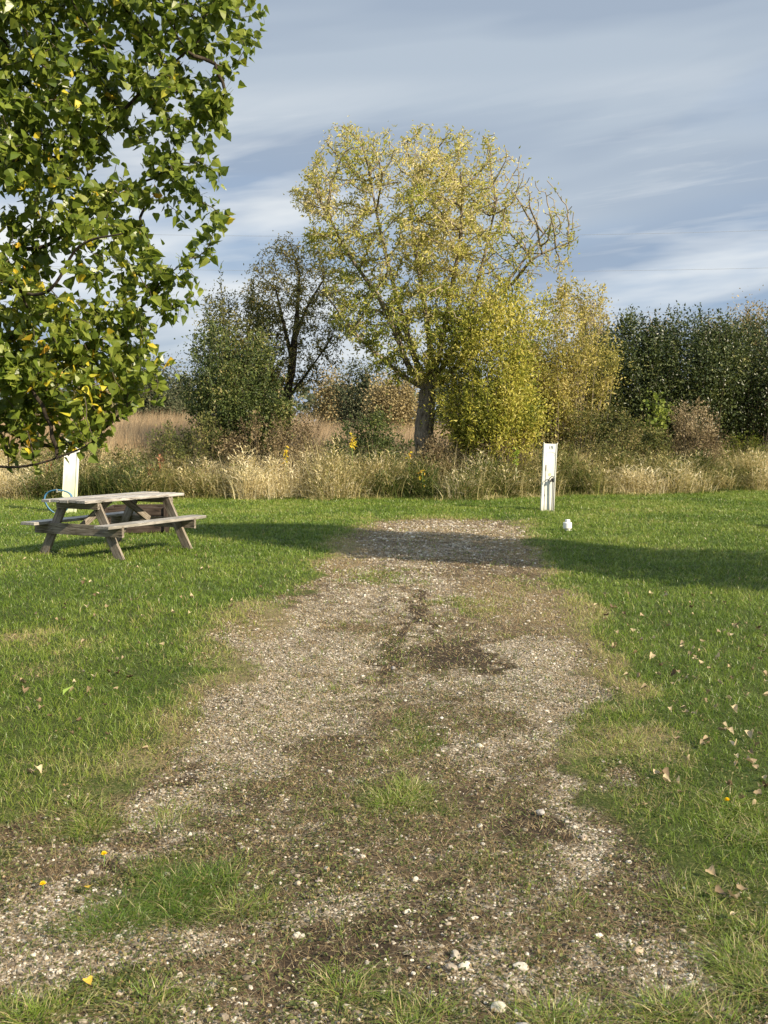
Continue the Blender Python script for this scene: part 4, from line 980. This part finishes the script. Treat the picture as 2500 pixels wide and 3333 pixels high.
shrub('green_shrub', 'dense dark green shrub at the left of the slender tree', 'shrub', 27.0, [(600, 1230), (640, 1180), (660, 1100), (720, 1080), (790, 1080), (860, 1100), (900, 1180), (930, 1260), (930, 1400), (850, 1460), (690, 1440), (610, 1350)],
      1.3, GS, 130, ('lance', .065, .5), 16000, tn(.05, .85, 1.5, .5, 7), gap=.55, hole=.32)
shrub('olive_shrub', 'tall olive brown shrub rising behind the green shrub', 'shrub', 28.6, [(680, 990), (700, 965), (760, 975), (820, 1000), (880, 1050), (900, 1120), (900, 1250), (700, 1250), (650, 1130), (670, 1020)],
      1.1, SL, 110, ('lance', .075, .38), 9500, tn(.05, .75, 1.5, .5, 8), gap=.6, hole=.32)
for i_, (pts, lab) in enumerate([([(1880, 1250), (1910, 1110), (1975, 1070), (2010, 1055), (2080, 1045), (2160, 1050), (2220, 1080), (2250, 1250), (2230, 1420), (2020, 1440), (1900, 1350)], 'dark green hedge shrub beside the pale yellow shrub, leftmost of the dark hedge'),
                                 ([(2080, 1180), (2100, 1080), (2180, 1045), (2250, 1035), (2320, 1035), (2400, 1060), (2440, 1180), (2430, 1380), (2280, 1440), (2110, 1400)], 'dark green hedge shrub with the highest shoots in the middle of the dark hedge'),
                                 ([(2260, 1150), (2290, 1080), (2400, 1055), (2500, 1050), (2600, 1080), (2680, 1200), (2680, 1420), (2480, 1440), (2340, 1380)], 'dark green hedge shrub cut by the right edge of the view')]):
    shrub('hedge_shrub', lab, 'shrub', 31.0 + .3 * i_, pts, 1.6, DG, 190, ('lance', .075, .5), 21000, tn(.05, .8, 1.5, .5, 30 + i_), gap=.55, hole=.30, group='dark hedge on the right', jit=.06, rag=.3, shoots=24, share=.35, clump=.2)
# low weeds row (plants one can tell apart)
ROW = [('weed_bush', 'grey brown dying bush below the cattails at left', 25.6, [(490, 1480), (530, 1400), (600, 1360), (680, 1380), (740, 1440), (760, 1540), (720, 1600), (500, 1600)], .8, MX, 70, 5200, (.05, .75)),
       ('weed_bush', 'mixed olive and reddish weeds behind the mossy pedestal', 25.8, [(40, 1490), (120, 1420), (260, 1430), (380, 1470), (500, 1480), (520, 1600), (30, 1600)], .9, MX, 110, 6500, (.15, .95)),
       ('weed_bush', 'brown weeds under the slender tree', 25.6, [(740, 1440), (800, 1400), (900, 1390), (1000, 1400), (1030, 1470), (1020, 1560), (760, 1570)], .8, BR, 80, 4800, (.1, .8)),
       ('weed_bush', 'dark green bush left of the tall tree trunk', 26.2, [(1080, 1440), (1140, 1400), (1220, 1375), (1290, 1370), (1315, 1440), (1310, 1530), (1100, 1540)], .9, GS, 80, 6000, (.0, .6)),
       ('weed_bush', 'brown withered vines around the foot of the tall tree', 26.4, [(1345, 1450), (1400, 1430), (1450, 1430), (1500, 1440), (1560, 1440), (1640, 1440), (1660, 1520), (1340, 1530)], .7, BR, 90, 5200, (.15, .9)),
       ('weed_bush', 'olive brown thicket behind the numbered pedestal', 27.9, [(1620, 1440), (1700, 1390), (1800, 1370), (1880, 1340), (1960, 1330), (2040, 1370), (2070, 1450), (2060, 1560), (1630, 1560)], 1.0, MX, 120, 10500, (.1, .85)),
       ('weed_bush', 'olive weeds under the dark hedge right of the numbered pedestal', 28.6, [(2030, 1420), (2090, 1360), (2150, 1370), (2190, 1420), (2210, 1560), (2040, 1570)], .8, MX, 60, 4200, (.05, .7)),
       ('weed_bush', 'pale brown clump of seed weeds before the dark hedge', 28.9, [(2170, 1420), (2220, 1340), (2290, 1320), (2330, 1370), (2340, 1480), (2330, 1580), (2180, 1590)], .8, BR, 90, 6200, (.3, 1)),
       ('weed_bush', 'mound of yellow green grass at the right edge below the hedge', 30.6, [(2330, 1480), (2380, 1420), (2440, 1430), (2500, 1460), (2620, 1500), (2700, 1590), (2340, 1590)], 1.0, leaf_mat('yellow_green_weed', [(0, (.05, .08, .012)), (.5, (.14, .18, .025)), (1, (.34, .27, .06))], .35, .6, .2), 160, 7500, (.1, .9))]
for nme, lab, Y_, pts, dep, mt_, ns, nl, (lo, hi2) in ROW:
    shrub(nme, lab, 'weeds', Y_, pts, dep, mt_, ns, ('quad', .06, .42), nl, tn(lo, hi2, 2.2, .6, int(Y_ * 10)), gap=.4, hole=.30, group='weed bushes along the hedgerow', sr=.005, jit=.07, rag=.45, clump=.11)

# vines: bright green leaves
shrub('vine', 'light green vine hanging on the dark hedge', 'vine', 29.2, [(2075, 1300), (2110, 1290), (2125, 1340), (2150, 1370), (2130, 1400), (2090, 1380)], .3, leaf_mat('vine_leaf', [(0, (.12, .18, .03)), (1, (.33, .38, .07))], .4), 12, ('quad', .09, .8), 260, tn(.1, 1), sr=.004)

# ------------------------------------------------------------------ tall grasses
DRYG = leaf_mat('tall_dry_grass', [(0, (.035, .055, .012)), (.2, (.085, .125, .025)), (.38, (.19, .20, .05)), (.52, (.42, .36, .14)), (.75, (.66, .57, .31)), (1, (.78, .70, .48))], .3, .55, .3)
bank = NM()
def front_line(x): return 24.1 + 1.3 * (fbm(x * .5, x * 0, 83) - .5) + .7 * (fbm(x * 1.9, x * 0, 183) - .5) + np.clip((x - 2.4) * .42, -.3, 4)
nm_ = 210                      # grass mounds
mx_ = np.concatenate([rng.uniform(-11, 13, nm_), rng.uniform(-11, 13, nm_)]); row = np.repeat([0, 1], nm_)
my_ = front_line(mx_) + .35 + row * .75 + rng.uniform(-.25, .3, 2 * nm_)
mr = rng.uniform(.25, .5, 2 * nm_); mh = (rng.uniform(.42, .85, 2 * nm_) + row * .36) * (.7 + .6 * fbm(mx_ * .9, my_, 188))
mt_one = np.clip(.69 + 2.0 * (fbm(mx_ * .8, my_ * .9, 85, 2) - .5) + rng.normal(0, .16, 2 * nm_), .08, .92)
mt_one = np.where((mx_ > -.8) & (mx_ < 3.0) & (rng.uniform(0, 1, 2 * nm_) < .45), mt_one * .42, mt_one)
k = rng.choice(2 * nm_, 54000, p=mr * mh / (mr * mh).sum()); n = len(k)
ph = rng.uniform(0, 2 * PI, n); cz = rng.uniform(0, 1, n) ** .8; rs = np.sqrt(np.clip(1 - cz ** 2, 0, 1)); sh = rng.uniform(.55, 1.05, n)
bx_ = mx_[k] + mr[k] * rs * np.cos(ph) * sh; by_ = my_[k] + mr[k] * rs * np.sin(ph) * sh; bz_ = mh[k] * cz * sh
azc = ph + rng.normal(0, .75, n)
add_blades(bank, np.stack([bx_, by_, bz_ - .03], 1), rng.uniform(.08, .24, n), rng.uniform(.014, .032, n), rng.uniform(.8, 3.2, n), azc, np.clip(mt_one[k] + rng.normal(0, .16, n), 0, 1), 5, 2.6, tipt=.08, taper=1.6, waz=azc + PI / 2 + rng.normal(0, .7, n))
k = rng.choice(2 * nm_, 16000); n = len(k); q1, q2 = rng.normal(0, .3, n) * mr[k] * 2, rng.normal(0, .3, n) * mr[k] * 2     # stalks inside
add_blades(bank, np.stack([mx_[k] + q1, my_[k] + q2, np.full(n, -.03)], 1), mh[k] * rng.uniform(.5, 1.25, n), rng.uniform(.010, .022, n), rng.uniform(.1, .9, n), np.arctan2(q2, q1) + rng.normal(0, .5, n), np.clip(mt_one[k] * .8 + rng.normal(0, .16, n), 0, 1), 4, 1.4, tipt=.1)
n = 9000; x = rng.uniform(-11, 13, n); y = front_line(x) + rng.normal(-.05, .22, n)
add_blades(bank, np.stack([x, y, np.full(n, -.02)], 1), rng.uniform(.06, .22, n), rng.uniform(.012, .022, n), rng.uniform(.3, 1.8, n), rng.uniform(0, 2 * PI, n), np.clip(.24 + rng.normal(0, .14, n) + .9 * (fbm(x * 2, y * 0, 99) - .45), 0, 1), 3, 1, tipt=.12)
o = bank.build('tall_dry_grass', DRYG); tag(o, 'long straw coloured grass flopped over along the far edge of the lawn', 'tall grass', kind='stuff')

back = NM(); n = 42000     # mixed standing weeds behind the bank
x = rng.uniform(-12, 16, n); y = 25.6 + rng.uniform(0, 3.5, n) + np.clip((x - 2) * .5, 0, 4)
cl = fbm(x * 1.4, y * 1.4, 88, 3)
hh = rng.uniform(.5, 1.5, n) * (.7 + .6 * cl)
add_blades(back, np.stack([x, y, np.full(n, -.03)], 1), hh, rng.uniform(.012, .026, n), rng.uniform(.1, 1.2, n), rng.uniform(0, 2 * PI, n), np.clip(.24 + .6 * cl + rng.normal(0, .14, n), 0, 1), 3, 1, tipt=.1)
o = back.build('standing_weeds', DRYG); tag(o, 'standing green and tan weed stalks under the trees and shrubs', 'weeds', kind='stuff')

CAT = leaf_mat('cattail_leaf', [(0, (.12, .09, .045)), (.4, (.32, .22, .12)), (.75, (.50, .37, .22)), (1, (.62, .50, .32))], .3, .6, .25)
ct = NM(); n = 52000
u = rng.uniform(0, 1, n); y = 29.5 + 40 * u ** 1.5; x = rng.uniform(-.46, .12, n) * y
m_ = ~((x > at(640, 1400, 28)[0] * y / 28) & (x < at(900, 1400, 28)[0] * y / 28) & (rng.uniform(0, 1, n) < .7)); x, y = x[m_], y[m_]; n = len(x)
hh = rng.uniform(1.5, 2.25, n) * (.85 + .3 * fbm(x * .3, y * .3, 90)) * (1 + .012 * (y - 30))
hh *= np.where(x > at(1000, 1400, 30)[0] * y / 30, .82, 1)
add_blades(ct, np.stack([x, y, np.full(n, -.05)], 1), hh, .00042 * y * rng.uniform(1, 2.2, n), rng.uniform(.04, .5, n), rng.normal(.1, .9, n), np.clip(.25 + .6 * fbm(x * .5, y * .5, 92) + rng.normal(0, .15, n), 0, 1), 3, 1, tipt=.12)
o = ct.build('cattail_field', CAT); tag(o, 'field of dry tan cattails beyond the hedgerow', 'cattails', kind='stuff')
# near tan cattails at left (x 350..600)
c2 = NM(); n = 6500; x = rng.uniform(at(300, 1400, 28)[0], at(640, 1400, 28)[0], n); y = 27.2 + rng.uniform(0, 2.2, n)
add_blades(c2, np.stack([x, y, np.full(n, -.05)], 1), rng.uniform(1.1, 1.95, n), rng.uniform(.012, .024, n), rng.uniform(.02, .35, n), rng.normal(.0, 1.2, n), np.clip(.75 + rng.normal(0, .17, n), 0, 1), 4, 1)
o = c2.build('cattail_stand', CAT); tag(o, 'tall tan cattail stalks standing right behind the mossy pedestal', 'cattails', kind='stuff')
# green reeds
RD = leaf_mat('green_reed', [(0, (.07, .11, .02)), (.5, (.22, .24, .05)), (1, (.50, .42, .16))], .35, .5, .3)
def reeds(px0, px1, Y_, n, h0, h1, label):
    r_ = empty('reed_clump', (at((px0 + px1) / 2, 1500, Y_)[0], Y_, 0)); tag(r_, label, 'reeds', 'reed clumps'); nm = NM()
    x = rng.normal((at(px0, 1500, Y_)[0] + at(px1, 1500, Y_)[0]) / 2, (at(px1, 1500, Y_)[0] - at(px0, 1500, Y_)[0]) / 4, n); y = Y_ + rng.normal(0, .15, n)
    cx = x.mean(); add_blades(nm, np.stack([x, y, np.full(n, -.02)], 1), rng.uniform(h0, h1, n), rng.uniform(.014, .024, n), np.abs(rng.normal(.12, .14, n)), np.where(x > cx, 0, PI) + rng.normal(0, .5, n), rng.uniform(.3, 1, n), 5, 1)
    nm.build('blades', RD, r_, False, np.array(r_.location))
reeds(990, 1130, 24.9, 34, 1.0, 1.75, 'upright yellow green reeds standing left of the dark green bush')
reeds(1190, 1300, 25.0, 26, 1.0, 1.7, 'upright green reeds close to the tall tree trunk, right of the other reeds')
reeds(830, 900, 25.0, 14, .8, 1.45, 'small tuft of tan reeds under the slender tree')
reeds(1935, 1955, 24.7, 3, 1.0, 1.55, 'single bent tan stalk right of the numbered pedestal')
# yellow broadleaf plants
def leafy(px, py, Y_, label, mat, n=22, s_=.13):
    x, z = at(px, py, Y_); r_ = empty('leafy_weed', (x, Y_, 0)); tag(r_, label, 'plant', 'bright leafy weeds')
    nm = NM(); polyline_tube(nm, [(0, 0, 0), (.02, 0, z * .5), (0, 0, z + .1)], .006, 5); nm.build('stem', STEMM, r_)
    P = np.stack([rng.normal(0, .03, n), rng.normal(0, .03, n), rng.uniform(z - .25, z + .15, n)], 1); d = rng.normal(0, 1, (n, 3)); d[:, 2] -= .6
    nm = NM(); add_leaves(nm, P, frames_from(d), rng.uniform(s_ * .6, s_ * 1.2, n), .05, rng.uniform(.2, 1, n), 'lance'); nm.build('foliage', mat, r_)
YB = leaf_mat('yellow_broadleaf', [(0, (.45, .40, .03)), (.6, (.72, .55, .05)), (1, (.62, .34, .05))], .35); RB = leaf_mat('red_weed_leaf', [(0, (.22, .07, .035)), (1, (.42, .17, .09))], .3)
leafy(1145, 1425, 24.8, 'yellow leafed plant among the green reeds', YB, 26, .15); leafy(930, 1470, 24.8, 'orange yellow plant in the weeds under the slender tree', YB, 16, .11)
leafy(1375, 1550, 24.1, 'yellow plant in the grass below the tall tree trunk', YB, 14, .11); leafy(1330, 1480, 24.8, 'small yellow plant left of the tall tree trunk', YB, 9, .09)
leafy(490, 1530, 24.6, 'rusty red weed in the tall grass behind the picnic table', RB, 40, .11); leafy(525, 1500, 24.9, 'dark red weed right behind the rusty red one', RB, 34, .10)
leafy(160, 1510, 24.7, 'pinkish red weed left of the mossy pedestal', RB, 24, .10); leafy(1680, 1480, 25.0, 'light green vine leaves left of the numbered pedestal', leaf_mat('lime_leaf', [(0, (.20, .30, .03)), (1, (.38, .46, .06))], .4), 40, .10)

# ------------------------------------------------------------------ distance
FARG = leaf_mat('far_tree_leaf', [(0, (.04, .055, .03)), (.6, (.10, .115, .06)), (1, (.22, .20, .12))], .2, .7, .1)
FART = leaf_mat('far_autumn_leaf', [(0, (.13, .10, .045)), (.5, (.32, .26, .12)), (1, (.50, .40, .22))], .2, .7, .1)
def far(px, top, wpx, Y_, mat, label, kind='round', n=1500):
    ppm = F / Y_; w_ = wpx / 2
    if kind == 'cone': pts = [(px - w_, 1385), (px - w_ * .75, top + (1385 - top) * .5), (px - w_ * .3, top + 25), (px, top), (px + w_ * .3, top + 25), (px + w_ * .8, top + (1385 - top) * .5), (px + w_, 1385)]
    else: pts = [(px - w_ * .7, 1395), (px - w_, top + (1390 - top) * .6), (px - w_ * .7, top + 25), (px - w_ * .1, top), (px + w_ * .6, top + 18), (px + w_, top + (1390 - top) * .55), (px + w_ * .7, 1395)]
    shrub('distant_tree', label, 'tree', Y_, pts, w_ / ppm * .8, mat, 40, ('quad', .0026 * Y_, .6), n * 5, tn(.05, .9, .5, .5, int(px)), gap=1.5, hole=.25, group='trees beyond the cattails', sr=.03, jit=.2, big=False, clump=.008 * Y_, rag=.012 * Y_)
far(505, 1155, 90, 88, FARG, 'distant dark conifer seen in the gap right of the poplar', 'cone', 2200)
far(580, 1180, 70, 92, FARG, 'second distant conifer, lower, beside the green shrub', 'cone', 1500)
far(440, 1230, 120, 95, FARG, 'distant low rounded tree behind the poplar leaves')
far(300, 1240, 160, 100, FART, 'distant pale autumn tree behind the poplar leaves'); far(120, 1230, 200, 98, FARG, 'distant green tree at the left edge behind the poplar leaves')
far(1180, 1180, 130, 60, FARG, 'dull green tree seen through the gap left of the tall trunk', n=2200); far(1090, 1230, 130, 70, FART, 'pale brown tree behind the slender tree', n=1800)
far(1280, 1220, 120, 55, FART, 'golden brown willow bush just left of the tall trunk', n=2600); far(1940, 985, 110, 38, FART, 'pale pinkish autumn tree behind the left end of the dark hedge', n=2600)
far(2140, 1035, 70, 42, FART, 'pale yellow tree top behind the first hedge shrub', n=1200); far(2440, 985, 110, 45, FART, 'pale orange autumn tree top behind the hedge at the right', n=2400); far(2330, 1050, 80, 44, FART, 'small faded tree top behind the hedge, left of the pale orange one', n=1200)
far(850, 1200, 160, 80, FART, 'distant faded tree behind the slender tree', n=1500); far(1500, 1180, 160, 62, FARG, 'distant olive tree behind the yellow shrub', n=1500)
# far treeline
tl = NM(); n = 26000; a_ = rng.uniform(-.9, .9, n); yy = rng.uniform(150, 170, n); xx = a_ * yy
hh = rng.uniform(0, 1, n) * (5 + 6 * fbm(xx * .05, xx * 0, 97, 4)); d = rng.normal(size=(n, 3))
add_leaves(tl, np.stack([xx, yy, hh], 1), frames_from(d), rng.uniform(.7, 1.5, n), rng.uniform(.4, .9, n), np.clip(rng.beta(2, 2, n) + (fbm(xx * .08, xx * 0 + 3, 98) - .5), 0, 1), 'quad')
o = tl.build('far_woods', FARG); tag(o, 'low belt of far off woods along the horizon', 'woods', kind='stuff')

# power lines
WIRE = M('wire').bsdf((.25, .27, .30), .6, .3)
for (yl, ym, yr, lab) in [(752, 770, 750, 'highest thin power line across the sky'), (862, 885, 872, 'middle thin power line crossing behind the tall tree'), (982, 1020, 1008, 'lowest thin power line just above the hedge')]:
    D_ = 80.; p = []
    for t in np.linspace(-.6, 1.6, 50):
        px = 2500 * t; py = yl + (yr - yl) * t + (ym - (yl + yr) / 2) * (4 * t * (1 - t)); x, z = at(px, py, D_); p.append((x, D_, z))
    nm = NM(); polyline_tube(nm, p, .011, 5); o = nm.build('power_line', WIRE); tag(o, lab, 'power line', 'power lines')

# tree out of view at right whose shadow crosses the lawn
tg = np.array([1, 0])
shx, shy = 10.4, 7.2
pix = None
def solid_crown(cx, cy, z0, z1, r_, n):
    z = rng.uniform(z0, z1, n); rr = r_ * np.sqrt(np.clip(1 - ((z - (z0 + z1) / 2) / ((z1 - z0) / 2)) ** 4, .0, 1)) * (1 + .35 * (vnoise(z * 1.5, z * 0, 3) - .5))
    a = rng.uniform(0, 2 * PI, n); q_ = rr * np.sqrt(rng.uniform(0, 1, n)); return np.stack([cx + q_ * np.cos(a), cy + q_ * np.sin(a), z], 1)
r_ = empty('columnar_tree', (shx, shy, 0)); tag(r_, 'narrow tree on the next campsite right of the lawn', 'tree')
nm = NM(); limb(nm, [(shx, shy, 0), (shx, shy, 3), (shx + .1, shy, 8.5)], .2, .05); nm.build('trunk', BARK, r_, True, np.array((shx, shy, 0)))
pc = solid_crown(shx, shy, .4, 9.9, 1.6, 17000); nm = NM(); add_leaves(nm, pc, rot_frames(len(pc)), .16, .12, rng.uniform(.2, .7, len(pc)), 'quad'); nm.build('crown', PL, r_, False, np.array((shx, shy, 0)))
